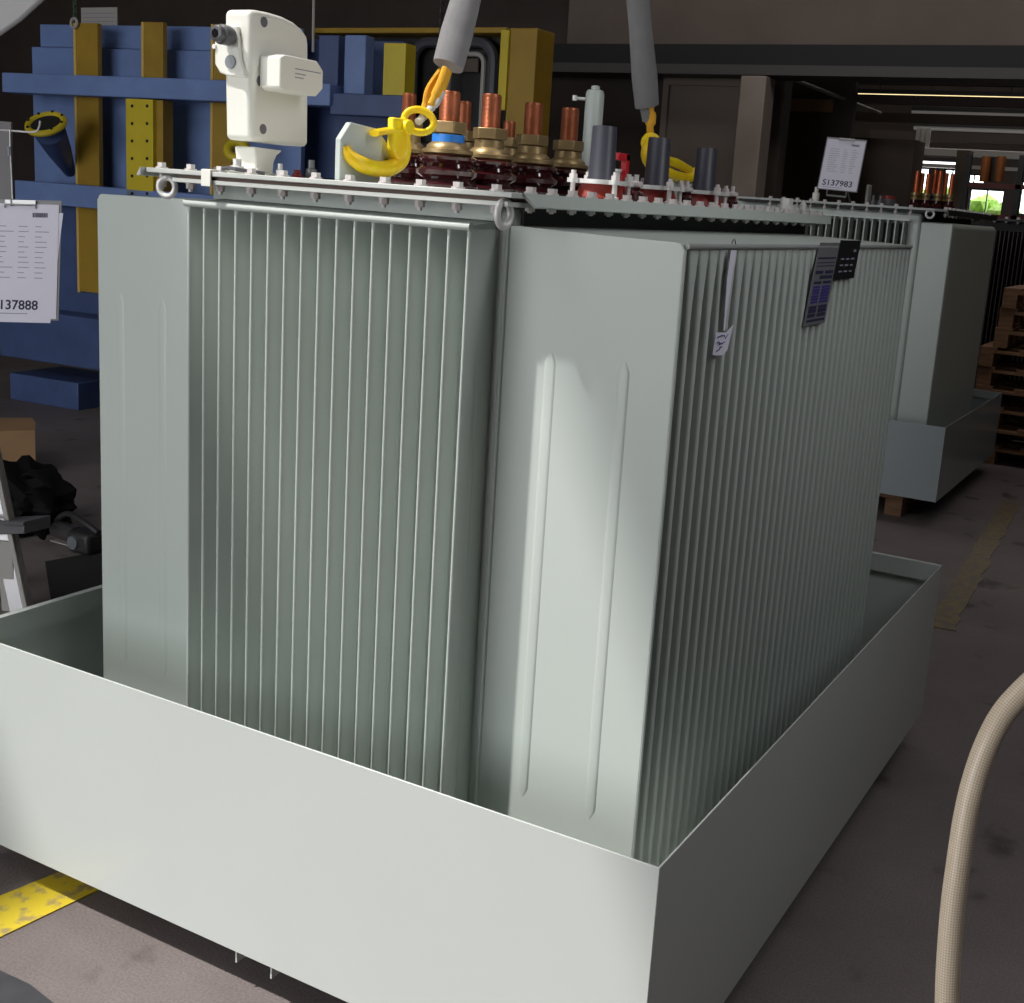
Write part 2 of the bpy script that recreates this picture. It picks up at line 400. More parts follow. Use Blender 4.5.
# ================================================================== TRANSFORMER BUILDER
def rib_tube(bm, x, y, z0, z1, ny=-1, r=.012, h=.005):
    pts = [(x, y, z0), (x, y, z0+.02), (x, y, z1-.02), (x, y, z1)]
    tube(bm, pts, [.002, r, r, .002], 12, ref=(1, 0, 0), flat=h/r)

# ---------------- main tray
W, L_, ZB, ZT = 1.829, 2.25, .10, .618
tray = thing('drip_tray', 'large open grey-green steel tray in the foreground holding the big transformer', 'tray', (-W/2, L_/2, 0))
T = .004
bm = nb(); box(bm, (-W, 0, ZB), (0, T, ZT)); obj('front_wall', bm, TRAYP, tray, bevel=.0012)
bm = nb(); box(bm, (-T, T, ZB), (0, L_, ZT)); obj('side_wall', bm, TRAYP, tray, bevel=.0012)
bm = nb(); box(bm, (-W, T, ZB), (-W+T, L_, ZT)); obj('side_wall', bm, TRAYP, tray, bevel=.0012)
bm = nb(); box(bm, (-W+T, L_-T, ZB), (-T, L_, ZT)); obj('back_wall', bm, TRAYP, tray, bevel=.0012)
obj('tray_floor', box(nb(), (-W+T, T, ZB), (-T, L_-T, ZB+T)), TRAYP, tray)
hw, hd = .016, .058
bm = nb(); box(bm, (-W+T, L_-T-hw, ZT-.003), (-T, L_-T, ZT)); box(bm, (-W+T, L_-T-hw, ZT-hd), (-T, L_-T-hw+.003, ZT-.003)); obj('rim_hem', bm, TRAYP, tray)
bm = nb(); box(bm, (-W+T, T, ZT-.003), (-W+T+hw, L_-T-hw, ZT)); box(bm, (-W+T+hw-.003, T, ZT-hd), (-W+T+hw, L_-T-hw, ZT-.003)); obj('rim_hem', bm, TRAYP, tray)
for u in (242, 277):
    p = at(u, 962, y=.03)
    obj('support_bracket', box(nb(), (p.x-.002, .012, ZB-.036), (p.x+.002, .05, ZB)), TRAYP, tray)
for x in (-1.45, -.42):
    obj('skid', box(nb(), (x-.05, .25, 0.0), (x+.05, L_-.2, ZB)), BLACKR, tray)

# ---------------- main transformer
XL, XR, XTL, XTR = -1.651, -.172, -1.30, -.527      # outer fin planes, tank walls
YF, YT, YB, YE = .176, .277, 1.98, 2.07            # front fin plane, tank front, last side fin, tank back
ZF, ZC = 1.643, 1.700
tr = thing('power_transformer', 'large grey-green finned power transformer standing in the foreground tray', 'transformer', (-.9115, 1.12, ZB+T))
bm = nb(); box(bm, (XTL, YT, .2), (XTR, YE, ZC-.016))
tank = obj('tank', bm, PAINT, tr, bevel=.022, seg=4)
for x in (-1.2, -.62): obj('base_rail', box(nb(), (x-.04, .4, ZB+T), (x+.04, 1.95, .2)), PAINT, tr)
for u in (486, 498, 508):                # welded seams and folds down the tank corner
    p = at(u, 235, y=YT)
    obj('corner_seam', tube(nb(), [(p.x, YT-.001, .21), (p.x, YT-.001, ZF+.01)], .0035 if u < 508 else .005, 8), PAINT, tr)
# black side band painting in the shade under the cover, above right fins
obj('neck_shade_band', box(nb(), (XTR, YT+.03, ZF-.03), (XTR+.006, YE-.02, ZC-.016)), BLACKR, tr)
bm = nb(); box(bm, (XTL+.03, YT-.02, ZF+.012), (XTR-.03, YT, ZC-.016)); obj('neck_front', bm, PAINT, tr)
def fin_loft(r_in, r_out, t0, levels, axis):
    """a folded sheet fin: its half thickness changes with height; axis is the way it sticks out"""
    bm = nb(); s_ = 1 if r_out > r_in else -1; rings = []
    for z, h in levels:
        c = min(h*.9, .0045); sec = [(r_in, -h), (r_out-s_*c, -h), (r_out-s_*c*.3, -h+c*.5), (r_out, -h+c), (r_out, h-c), (r_out-s_*c*.3, h-c*.5), (r_out-s_*c, h), (r_in, h)]
        rings.append([bm.verts.new((t0+t, r, z) if axis == 'y' else (r, t0+t, z)) for r, t in sec])
    for i in range(len(rings)-1):
        for k in range(8): bm.faces.new((rings[i][k], rings[i][(k+1) % 8], rings[i+1][(k+1) % 8], rings[i+1][k]))
    bm.faces.new(rings[0][::-1]); bm.faces.new(rings[-1]); return bm
# front fins: 17
nF = 17; X0, X1 = -1.262, -.560
ffin = None
for i in range(nF):
    x = X0+(X1-X0)*i/(nF-1)
    if ffin is None:
        bm = fin_loft(YT, YF, x, [(.25, .002), (.27, .0044), (ZF-.03, .0044), (ZF-.012, .0052), (ZF-.004, .006)], 'y')
        for yy in (YF+.045,): tube(bm, [(x+.0034, yy, .4), (x+.0034, yy, .43), (x+.0034, yy, ZF-.25), (x+.0034, yy, ZF-.22)], [.002, .009, .009, .002], 8, ref=(0, 1, 0), flat=.3)
        ffin = obj('radiator_fin', bm, PAINT, tr)
        fx0 = x
    else: dup(ffin, tr, (x-fx0, 0, 0))
obj('weld_bar', tube(nb(), [(X0-.008, YF, ZF), (X1+.006, YF, ZF)], .0078, 12), PAINT, tr)
# sheet between the front fins and tank top slope
bm = nb(); prism(bm, [(X0, YF+.006, ZF+.001), (X0, YT, ZF+.012), (X0, YT, ZF-.002), (X0, YF+.006, ZF-.006)], (X1-X0, 0, 0)); obj('fin_top_sheet', bm, PAINT, tr)
# side fins both sides
def side_fin(x_in, x_out, y, t2, ribs, z0=.25, cut=.02, name='radiator_fin'):
    s = 1 if x_out > x_in else -1
    bm = nb()
    prof = [(x_in, z0), (x_out-s*cut, z0), (x_out, z0+cut), (x_out, ZF-.014), (x_out-s*.006, ZF-.003), (x_out-s*.014, ZF), (x_in, ZF+.004)]
    prism(bm, [(x, y-t2, z) for x, z in prof], (0, 2*t2, 0))
    tube(bm, [(x_out-s*.001, y, z0+cut), (x_out-s*.001, y, ZF-.012)], t2*1.02, 8)
    for r in ribs: rib_tube(bm, r, y-t2, .50, 1.42, r=.012, h=.0021 if r > -1 else .0011)
    return bm
nS = 36
rf = None
for i in range(nS):
    y = YT+.0055+(YB-YT)*i/(nS-1)
    if i == 0:
        a = obj('end_fin', side_fin(XTR-.01, XR, y, .005, (-.27, -.426)), PAINT, tr)
        b = obj('end_fin', side_fin(XTL+.01, XL, y, .005, (-1.58, -1.445)), PAINT, tr)
    elif rf is None:
        LV = [(.25, .004), (.28, .009), (ZF-.22, .009), (ZF-.14, .0105), (ZF-.08, .0145), (ZF-.045, .0185), (ZF-.022, .0220), (ZF-.010, .0232)]
        rf = obj('radiator_fin', fin_loft(XTR-.01, XR, y, LV, 'x'), PAINT, tr)
        lf = obj('radiator_fin', fin_loft(XTL+.01, XL, y, LV, 'x'), PAINT, tr); ry0 = y
    else:
        dup(rf, tr, (0, y-ry0, 0)); 
        if i % 2 == 0 or i > 33: dup(lf, tr, (0, y-ry0, 0))
obj('weld_bar', tube(nb(), [(XR+.001, YT+.012, ZF-.006), (XR+.001, YB+.012, ZF-.006)], .0055, 10), mat('bar_grey', (.30, .32, .31), .4), tr)
obj('weld_bar', tube(nb(), [(XL-.001, YT+.012, ZF-.006), (XL-.001, YB+.012, ZF-.006)], .0055, 10), PAINT, tr)
# top sheets of the side blocks
bm = nb(); prism(bm, [(XTR, YT, ZF+.006), (XR-.008, YT, ZF-.002), (XR-.008, YT, ZF-.01), (XTR, YT, ZF-.004)], (0, YB-YT+.01, 0)); obj('fin_top_sheet', bm, PAINT, tr)
bm = nb(); prism(bm, [(XTL, YT, ZF+.006), (XL+.008, YT, ZF-.002), (XL+.008, YT, ZF-.01), (XTL, YT, ZF-.004)], (0, YB-YT+.01, 0)); obj('fin_top_sheet', bm, PAINT, tr)
# cover and tank flange
CX0, CX1, CY0, CY1 = -1.385, -.455, .150, 2.10
bm = nb()
prism(bm, [(CX0+.05, CY0, ZC), (CX1, CY0, ZC), (CX1, CY1, ZC), (CX0, CY1, ZC), (CX0, CY0+.02, ZC)], (0, 0, .010))
obj('cover', bm, COVERP, tr, bevel=.0015)
bm = nb(); box(bm, (CX0+.10, CY0+.004, ZC-.016), (CX1-.01, CY1-.01, ZC-.007)); obj('tank_flange', bm, COVERP, tr, bevel=.0012)
bm = nb(); box(bm, (CX0+.11, CY0+.012, ZC-.007), (CX1-.02, CY1-.02, ZC)); obj('gasket', bm, mat('gasket_brown', (.16, .11, .09), .8), tr)
# left end of the cover turned down a little
bm = nb(); prism(bm, [(CX0, CY0+.02, ZC+.010), (CX0+.012, CY0, ZC+.010), (CX0+.012, CY0, ZC-.006), (CX0-.012, CY0+.01, ZC-.008)], (0, .35, 0)); obj('cover_lip', bm, COVERP, tr)
# bent-down lip along the right edge
bm = nb()
prof = [(CX1-.004, ZC+.010), (CX1+.003, ZC+.010), (CX1+.013, ZC-.014), (CX1+.009, ZC-.016), (CX1-.004, ZC+.004)]
a = [(x, CY0+.035+(ZC+.01-z)*1.2, z) for x, z in prof]; b = [(x, CY1-.02-(ZC+.01-z)*1.0, z) for x, z in prof]
va = [bm.verts.new(p) for p in a]; vb = [bm.verts.new(p) for p in b]
bm.faces.new(va[::-1]); bm.faces.new(vb)
for i in range(5): bm.faces.new((va[i], va[(i+1) % 5], vb[(i+1) % 5], vb[i]))
obj('cover_lip', bm, PAINT, tr)
# bolts of the cover
def bolt_bm(x, y, top=ZC+.010, bot=ZC-.016, s=1., tip=.006):
    bm = nb(); lathe(bm, (x, y, bot-.002), [(.005, 0), (.005, top-bot+.004)], 8)
    lathe(bm, (x, y, top), [(.0125*s, 0), (.0125*s, .003)], 14); hexp(bm, (x, y, top+.003), .0098*s, .009*s, .3)
    lathe(bm, (x, y, bot), [(.011*s, -.003), (.011*s, 0)], 14); hexp(bm, (x, y, bot-.0125), .0095*s, .0095*s, .7)
    lathe(bm, (x, y, bot-.0125), [(.0045, -tip), (.005, 0)], 10)
    return bm
b0 = obj('bolt', bolt_bm(-1.34, .178), BOLTM, tr)
for k in range(1, 11): dup(b0, tr, (.0835*k, 0, 0))
b1 = obj('bolt', bolt_bm(-.478, .255, bot=ZC-.010, tip=.003), BOLTM, tr)
for k in range(1, 23): dup(b1, tr, (0, .0815*k, 0))
# hanging rings at the cover corners
def ring(cx, cy_, cz, nrm, R=.024, r=.0062, sx=1., sy_=1.):
    bm = nb(); torus(bm, (cx, cy_, cz), R, r, nrm, 28, 10, sx, sy_, up=(0, 0, 1)); tube(bm, [(cx, cy_, cz+R+.002), (cx, cy_, ZC-.01)], .0085, 10); return bm
p = at(167, 187, y=.165); obj('lifting_ring', ring(p.x, .165, p.z, (.25, -1, 0), R=.019), WHITEM, tr)
p = at(504, 214, y=.165); obj('lifting_ring', ring(p.x, .165, p.z, (1, -.09, 0), R=.020, r=.0068, sx=1, sy_=1.12), WHITEM, tr)

# ---- low voltage bushings
ZT0 = ZC+.010
def lv_bushing(x, y, s=1., stud_top=.24, name='low_voltage_bushing', tape=False, thin=1.):
    b = obj(name, lathe(nb(), (x, y, ZT0), [(.075*s, 0), (.076*s, .008), (.060*s, .016), (.057*s, .022), (.072*s, .030), (.074*s, .040), (.060*s, .047), (.058*s, .055), (.070*s, .064), (.071*s, .070), (.056*s, .076)], 32), PORC, tr)
    obj('cap', lathe(nb(), (x, y, ZT0+.076), [(.054*s, 0), (.059*s, .003), (.059*s, .011), (.050*s, .013), (.048*s, .020), (.040*s, .026), (.037*s, .028), (.036*s, .045)], 28), BRASS, b)
    r = .024*thin
    bm = nb(); z0 = ZT0+.118; prof = []
    n = int((stud_top-.118)/.003)
    for k in range(n): prof += [(r, k*.003), (r*.97, k*.003+.0015)]
    prof += [(r*.97, n*.003), (r*.88, n*.003+.004)]
    lathe(bm, (x, y, z0), prof, 24); obj('threaded_stud', bm, COPPER, b)
    bm = nb(); hexp(bm, (x, y, ZT0+.124), .043*s, .026, .35); hexp(bm, (x, y, ZT0+.119), .032*s, .005, .35); obj('nut', bm, BRASS, b, bevel=.002)
    if tape: obj('tape_band', lathe(nb(), (x, y, ZT0+.104), [(.0375*s, 0), (.0375*s, .017)], 28), BLUET, b)
    return b
xl = -.955
for i, (u, st) in enumerate(((446, .215), (487, .228), (529, .228), (565, .232))):
    # along the row: y for which the bushing stands where it is seen
    y = at(u, 189+i*2.4, x=xl).y
    lv_bushing(xl, y, 1., st, tape=(i == 0))
for u, st in ((406, .215), (461, .222), (506, .19)):
    y = at(u, 188, x=-1.13).y
    lv_bushing(-1.13, y, .85, st, thin=.72)
# ---- high voltage bushings
for k, (u, h) in enumerate(((600, .165), (655, .162), (703, .158))):
    x = -.64; y = at(u, 197, x=x).y
    b = obj('high_voltage_bushing', lathe(nb(), (x, y, ZT0), [(.055, 0), (.058, .004), (.048, .030), (.044, .036)], 28), REDI, tr)
    obj('sleeve', lathe(nb(), (x, y, ZT0+.040), [(.034, 0), (.034, .006), (.031, .012), (.0285, h-.043), (.0275, h-.04), (.024, h-.04)], 28), HVC, b)
    bm = nb(); lathe(bm, (x, y, ZT0+.034), [(.062, 0), (.062, .010)], 30)
    for q in range(4):
        a = PI/4+q*PI/2+.15; cx, cy_ = x+.072*math.cos(a), y+.072*math.sin(a)
        lathe(bm, (cx, cy_, ZT0+.034), [(.014, 0), (.014, .010)], 12)
    obj('clamp_ring', bm, WHITEM, b)
    for q in range(4):
        a = PI/4+q*PI/2+.15; cx, cy_ = x+.072*math.cos(a), y+.072*math.sin(a)
        bm = nb(); lathe(bm, (cx, cy_, ZT0), [(.011, 0), (.011, .006), (.006, .008), (.006, .062)], 10); hexp(bm, (cx, cy_, ZT0+.044), .0105, .010); obj('clamp_bolt', bm, BOLTM, b)
# small dark terminals between the high voltage bushings
for y_ in (at(632, 190, x=-.62).y, at(683, 192, x=-.62).y, at(729, 195, x=-.62).y):
    bm = nb(); lathe(bm, (-.61, y_, ZT0), [(.018, 0), (.019, .02), (.012, .026), (.012, .034)], 14)
    t_ = obj('test_terminal', bm, PORC, tr)
    bm = nb(); lathe(bm, (-.61, y_, ZT0+.034), [(.010, 0), (.017, .004), (.017, .012), (.006, .015), (.006, .03)], 12); obj('terminal_nut', bm, BOLTM, t_)
# ---- oil standpipe
p = at(588, 196, x=-.98); y = p.y
b = obj('standpipe', lathe(nb(), (-.98, y, ZT0), [(.030, 0), (.030, .008), (.0265, .010), (.0265, .290), (.023, .300), (.012, .304), (.012, .312), (.007, .314)], 28), PAINT, tr)
bm = nb(); tube(bm, [(-.98-.02, y-.02, ZT0+.275), (-.98-.042, y-.04, ZT0+.275)], .0045, 8); lathe(bm, (-1.022, y-.042, ZT0+.268), [(.007, 0), (.007, .014)], 10); obj('vent_screw', bm, WHITEM, b)
# ---- red tap-changer handle behind the first high voltage bushing
p = at(621, 196, x=-.72); x, y = -.72, p.y
bm = nb(); box(bm, (x-.008, y, ZT0+.02), (x+.008, y+.02, ZT0+.118)); box(bm, (x-.008, y-.045, ZT0+.100), (x+.008, y+.02, ZT0+.118)); b = obj('red_handle', bm, REDV, tr, bevel=.002)
bm = nb(); lathe(bm, (x, y-.03, ZT0), [(.018, 0), (.018, .02), (.007, .022), (.007, .07), (.011, .072), (.011, .078)], 14); obj('handle_spindle', bm, WHITEM, b)
# ---- hexagonal filler plug at the far right end of the cover
p = at(786, 207, x=-.50); x, y = -.50, p.y
bm = nb(); lathe(bm, (x, y, ZT0), [(.034, 0), (.034, .006), (.027, .008), (.027, .024)], 24); hexp(bm, (x, y, ZT0+.024), .019, .018, .2); obj('filler_plug', bm, WHITEM, tr)
bm = nb(); lathe(bm, (x+.01, y+.13, ZT0), [(.02, 0), (.02, .01), (.010, .012), (.010, .03), (.006, .032), (.006, .04)], 16); obj('drain_valve', bm, WHITEM, tr)
# ---- small fittings around the white device on the cover
for (u, v, hgt, r, m) in ((237, 178, .03, .015, WHITEM), (259, 180, .014, .012, BOLTM), (280, 178, .028, .009, WHITEM), (311, 178, .042, .013, GREYL), (297, 180, .018, .012, REDI)):
    q = at(u, v, x=-1.2)
    obj('cover_fitting', lathe(nb(), (-1.2, q.y, ZT0), [(r, 0), (r, hgt*.5), (r*.6, hgt*.55), (r*.6, hgt)], 14), m, tr)
# cable clamp strap round the edge near px 205,175
p = at(207, 176, y=.15)
bm = nb(); box(bm, (p.x-.013, CY0-.004, ZC-.020), (p.x+.013, CY0+.0, ZC+.014)); box(bm, (p.x-.013, CY0, ZC+.011), (p.x+.013, CY0+.10, ZC+.0145)); obj('edge_strap', bm, CREAM, tr, bevel=.001)
bm = nb(); tube(bm, [(p.x+.0, CY0+.02, ZC+.015), (p.x+.03, CY0+.03, ZC+.02), (p.x+.06, CY0+.02, ZC+.018), (p.x+.10, CY0+.06, ZC+.014)], .004, 8); obj('cable', bm, DARKG, tr)
# ---- lifting lugs
def lug(y0, y1, x, h, flip=False):
    bm = nb(); c = .035
    pts = [(y0, 0), (y0, h-c), (y0+c*.9, h), (y1-c*1.6, h-.006), (y1-.004, h-c*1.2), (y1, h*.45), (y1, 0)]
    prism(bm, [(x-.007, y, ZT0+z) for y, z in pts], (.014, 0, 0))
    return obj('lifting_lug', bm, PAINT, tr, bevel=.002)
yl0 = at(337, 181, x=-.95).y; yl1 = at(380, 183, x=-.95).y
lug(yl0, yl1+.03, -.95, .118); lug(1.82, 2.0, -.95, .10)

# ---- white monitoring device on pedestal
DX, DY = -1.235, .335
dev = obj('oil_monitor', nb_ := nb() if False else lathe(nb(), (DX-.045, DY+.055, ZT0), [(.06, 0), (.06, .004), (.042, .006)], 24), CREAM, tr)
# pedestal
bm = nb()
prof = [(-.040, 0), (.012, 0), (.013, .026), (.022, .042), (.040, .054), (-.044, .056), (-.040, .03)]
prism(bm, [(DX-.068, DY+.066+a*1.1, ZT0+.004+z) for a, z in prof], (.06, 0, 0)); obj('pedestal', bm, CREAM, dev, bevel=.004)
# body: outline in the y-z plane, thickness along x
z0 = ZT0+.055
def dy_of(u, v): return at(u, v, x=DX).y
def dz_of(u, v): return at(u, v, x=DX).z
outl = [(251, 140), (309, 148), (309.5, 90), (309.5, 44), (308.5, 36.5), (303, 28.5), (295, 22), (284, 16.5), (270, 12.2), (258, 9.8), (250.5, 9.5), (250, 60)]
pts = [at(u, v, x=DX) for u, v in outl]
# keep the outline tidy: bottom level
zb_ = (pts[0].z+pts[1].z)/2; pts[0].z = pts[1].z = zb_
bm = nb(); prism(bm, [(DX, p.y, p.z) for p in pts], (-.076, 0, 0)); body = obj('housing', bm, CREAM, dev, bevel=.012, seg=5)
def yz(u, v, x=DX): p = at(u, v, x=x); return p.y, p.z
for u, v in ((264, 22), (260, 81), (263, 129)):                     # screw recesses on the broad side
    y, z = yz(u, v); obj('screw_recess', lathe(nb(), (DX-.004, y, z), [(.011, 0), (.011, .0044), (.008, .0046)], 16, 'x'), GREYL, dev)
# side connection box with cut corners
a = at(257, 70, x=DX); zc_ = a.z
y0, z_t = yz(262, 50, DX+.03); y1, _ = yz(316, 75, DX+.03); _, z_b = yz(262, 87, DX+.03)
yA = dy_of(258, 70)
bm = nb(); c = .014
hz = (z_t-z_b)/2; zc_ = (z_t+z_b)/2-.004
y1 = yA+.145
prism(bm, [(DX, y, z) for y, z in ((yA+.004, zc_-hz+.006), (yA+.004, zc_+hz-.006), (yA+.018, zc_+hz), (y1-.022, zc_+hz), (y1, zc_+hz-.018), (y1, zc_-hz+.018), (y1-.022, zc_-hz), (yA+.018, zc_-hz))], (.060, 0, 0))
sb = obj('connection_box', bm, CREAM, dev, bevel=.004, seg=3)
obj('printed_lines', quadstrips([(0, 0, .085, .002), (0, -.010, .035, -.008), (0, -.018, .028, -.016)], (DX+.0601, yA+.05, zc_+.012), (0, 1, 0), (0, 0, 1), .0004), INKG, sb)
# narrow face bracket with eyepiece and lock
yb = pts[0].y; 
def xz(u, v, y=yb): p = at(u, v, y=y); return p.x, p.z
bpts = [xz(u, v, yb-.012) for u, v in ((216, 42), (216, 64), (221, 73), (229, 76), (246, 77), (241, 60), (238, 26), (222, 27))]
bm = nb(); prism(bm, [(x, yb-.016, z) for x, z in bpts], (0, .02, 0)); br = obj('mount_plate', bm, CREAM, dev, bevel=.003, seg=3)
x, z = xz(229.5, 36, yb-.02); obj('eyepiece', lathe(nb(), (x, yb-.062, z), [(.014, 0), (.017, .002), (.017, .014), (.021, .016), (.021, .036), (.017, .038), (.017, .05)], 24, 'y'), DARKG, dev)
obj('eyepiece_glass', lathe(nb(), (x, yb-.0635, z), [(.009, 0), (.009, .002)], 20, 'y'), LENS, dev)
x, z = xz(231, 62, yb-.016); obj('key_lock', lathe(nb(), (x, yb-.020, z), [(.014, 0), (.0145, .005)], 24, 'y'), GREYL, dev)
x, z = xz(217, 47, yb-.01); obj('hinge_pin', lathe(nb(), (x, yb-.02, z), [(.005, 0), (.005, .014)], 12, 'y'), CREAM, dev)

# ---- name plates on the right fins
def plate(y0, y1, zt, zb2, lean, m, x=XR+.004):
    return prism(nb(), [(x, y0-lean, zb2), (x, y1-lean, zb2), (x, y1, zt), (x, y0, zt)], (.002, 0, 0))
pl = obj('name_plate', plate(1.059, 1.225, ZF+.004, 1.455, .055, PLATE), PLATE, tr)
o_, rr, uu = (XR+.0062, 1.004, 1.455), (0, 1, 0), (0, .055/.19, 1)
rects = []
for row, (z, h) in enumerate(((.160, .004), (.150, .002), (.142, .002), (.124, .008), (.112, .008), (.100, .006), (.030, .009), (.019, .009), (.040, .007), (.008, .006))):
    segs = ((.012, .07), (.085, .15)) if row in (3, 5, 6, 7, 8) else (((.05, .15),) if row == 4 else ((.012, .152),))
    for a, b in segs: rects.append((a, z, b, z+h))
obj('printed_marks', quadstrips(rects, o_, rr, uu), INK, pl)
rects = []
for row in range(6):
    z = .053+row*.0073
    rects += [(.015, z, .068, z+.0055), (.082, z, .148, z+.0055)]
obj('blue_table', quadstrips(rects, o_, rr, uu), PLB, pl)
pl = obj('warning_plate', plate(1.225, 1.405, ZF+.010, 1.558, .03, LENS, XR+.006), mat('black_plate', (.012, .012, .014), .4), tr)
o_ = (XR+.0082, 1.195, 1.558); uu = (0, .03/.095, 1)
obj('printed_marks', quadstrips([(.03+c_*.045, .018+r_*.016, .055+c_*.045, .022+r_*.016) for c_ in range(3) for r_ in range(3)]+[(.13, .07, .15, .076)], o_, rr, uu), INKG, pl)
# ---- paper tag on wire
tg = thing('wire_tag', 'white paper tag with blue handwriting wired to the right fins', 'tag', (XR+.008, .49, ZF))
bm = nb(); torus(bm, (XR-.002, .525, ZF-.022), .030, .0013, (0.5, 0.1, 0), 24, 6, up=(0, 0, 1)); obj('wire_loop', bm, DARKG, tg)
bm = nb(); xq = XR+.010
prism(bm, [(xq, .480, ZF-.012), (xq, .510, ZF-.012), (xq, .500, ZF-.06), (xq, .487, ZF-.165), (xq, .480, ZF-.165), (xq, .474, ZF-.06)], (.001, 0, 0)); obj('paper_strip', bm, PAPER, tg)
bm = nb(); prism(bm, [(xq, .435, 1.433), (xq+.003, .480, 1.430), (xq, .512, 1.437), (xq, .532, 1.486), (xq+.004, .49, 1.474), (xq, .442, 1.476)], (.001, 0, 0)); lb = obj('paper_label', bm, PAPER, tg)
bm = nb(); rnd = random.Random(5)
for j in range(3):
    pts_ = [(xq+.0045, .446+k*.0065, 1.466-j*.011+rnd.uniform(-.004, .004)) for k in range(9-j*2)]
    tube(bm, pts_, .0011, 5)
obj('handwriting', bm, PLB, lb)

# ================================================================== SLINGS AND HOOKS
def bez(pts, n=6):
    pts = [Vector(p) for p in pts]; out = []
    for i in range(len(pts)-1):
        p0, p1, p2, p3 = pts[max(i-1, 0)], pts[i], pts[i+1], pts[min(i+2, len(pts)-1)]
        for k in range(n):
            t = k/n; out.append(.5*((2*p1)+(-p0+p2)*t+(2*p0-5*p1+4*p2-p3)*t*t+(-p0+3*p1-3*p2+p3)*t**3))
    out.append(pts[-1]); return out
HX = -.925
def hp(u, v, x=HX): return at(u, v, x=x)
hook = thing('lifting_hook', 'bright yellow steel crane hook clipped to the lug nearest the white device', 'hook', hp(395, 165))
path = [hp(*q) for q in ((353, 147), (354.5, 156), (361, 164), (375, 168.5), (390, 168), (401, 161), (405, 149), (404, 136), (402, 124), (401, 119))]
path[0].x -= .02; path[1].x -= .012
rd = [.009, .012, .0145, .015, .015, .0145, .013, .012, .012, .010]
bp_ = bez(path, 5); rads = []
for i in range(len(bp_)):
    f = i/5; k = min(int(f), 8); rads.append(rd[k]+(rd[k+1]-rd[k])*(f-k))
obj('hook_body', tube(nb(), bp_, rads, 14, ref=(1, 0, 0), flat=1.15), YHOOK, hook)
bm = nb(); o3 = [hp(*q, HX+.010) for q in ((394, 117), (409, 119), (412, 132), (411, 150), (407, 160), (398, 161), (393, 150), (394, 132))]; prism(bm, o3, (-.019, 0, 0)); obj('hook_shank', bm, YHOOK, hook, bevel=.006, seg=4)
bm = nb(); lt = [hp(399, 130), hp(386, 131), hp(374, 133)]; tube(bm, lt, [.012, .0125, .013], 12, flat=.6); obj('safety_latch', bm, YHOOK, hook)
bm = nb(); c0 = hp(402, 127); tube(bm, [c0+Vector((-.02, 0, 0)), c0+Vector((.022, 0, 0))], .016, 18); obj('latch_hub', bm, YHOOK, hook, bevel=.002)
bm = nb(); c0 = hp(419, 121); dirv = (hp(434, 127)-hp(403, 117)).normalized(); torus(bm, c0, .027, .0078, Vector((.62, -.72, .25)), 32, 12, sx=1.22, sy_=.88, up=(.1, .12, 1)); obj('eye_ring', bm, YHOOK, hook)
sl = thing('lifting_sling', 'grey-sleeved lifting sling pulling up from the near yellow hook', 'sling', hp(448, 62))
end = Vector((-.95, 1.22, 3.12))
A = hp(448, 66, -.94); B = hp(466, 0, -.95); dirs = (B-A).normalized(); B2 = B+dirs*.9
def sleeve(bm, A, B, w, seg=16):
    n = 14; pts_ = []; rads_ = []
    for i in range(n+1):
        t = i/n; pts_.append(A.lerp(B, t)); rads_.append(w*(1+.06*math.sin(9*t+1)+.05*math.sin(23*t)))
    tube(bm, pts_, rads_, seg, ref=(.6, .8, 0), flat=.62); return bm
obj('sleeve', sleeve(nb(), A, B2, .034), SLEEVE, sl)
bm = nb(); tube(bm, bez([hp(447, 70), hp(442, 84), hp(436, 97), hp(431, 107)]), [.016]*7+[.0165]*6+[.013]*6, 12, ref=(0, 1, .2), flat=.6); obj('web_leg', bm, ORWEB, sl)
bm = nb(); tube(bm, bez([hp(441, 72, -.955), hp(429, 90, -.955), hp(426, 104, -.955), hp(424, 112, -.95)]), .011, 10, ref=(0, 1, .2), flat=.6); obj('web_leg', bm, ORWEB, sl)
bm = nb(); tube(bm, bez([hp(441, 92), hp(434, 104), hp(426, 114), hp(418, 122)]), [.011]*7+[.0085]*12, 12); obj('coupling_link', bm, WHITEM, sl)
# far hook and sling
HX2 = -.93
hook2 = thing('lifting_hook', 'yellow steel crane hook half hidden behind the black bushings', 'hook', at(670, 172, x=HX2))
path = [at(u, v, x=HX2) for u, v in ((696, 172), (688, 178), (676, 176), (662, 170), (650, 164), (646, 155), (648, 146), (652, 139))]
obj('hook_body', tube(nb(), bez(path, 5), .0155, 12, ref=(1, 0, 0), flat=1.1), YHOOK, hook2)
bm = nb(); c0 = at(651, 143, x=HX2); torus(bm, c0, .024, .008, Vector((.6, -.8, .1)), 26, 10); obj('eye_ring', bm, YHOOK, hook2)
path = [at(u, v, x=HX2) for u, v in ((660, 158), (676, 163), (690, 170))]
obj('safety_latch', tube(nb(), path, [.012, .015, .012], 10), YHOOK, hook2)
A = at(647, 106, x=HX2-.02); B = at(638, 0, x=HX2-.02); B2 = B+(B-A).normalized()*.82
sl2 = thing('lifting_sling', 'grey-sleeved lifting sling hanging down to the hook behind the black bushings', 'sling', A)
obj('sleeve', sleeve(nb(), A, B2, .037), SLEEVE, sl2)
bm = nb(); tube(bm, bez([at(u, v, x=HX2-.01) for u, v in ((649, 104), (651, 116), (650, 128), (651, 142))]), [.012]*5+[.017]*6+[.012]*8, 12, flat=.7); obj('web_leg', bm, ORWEB, sl2)
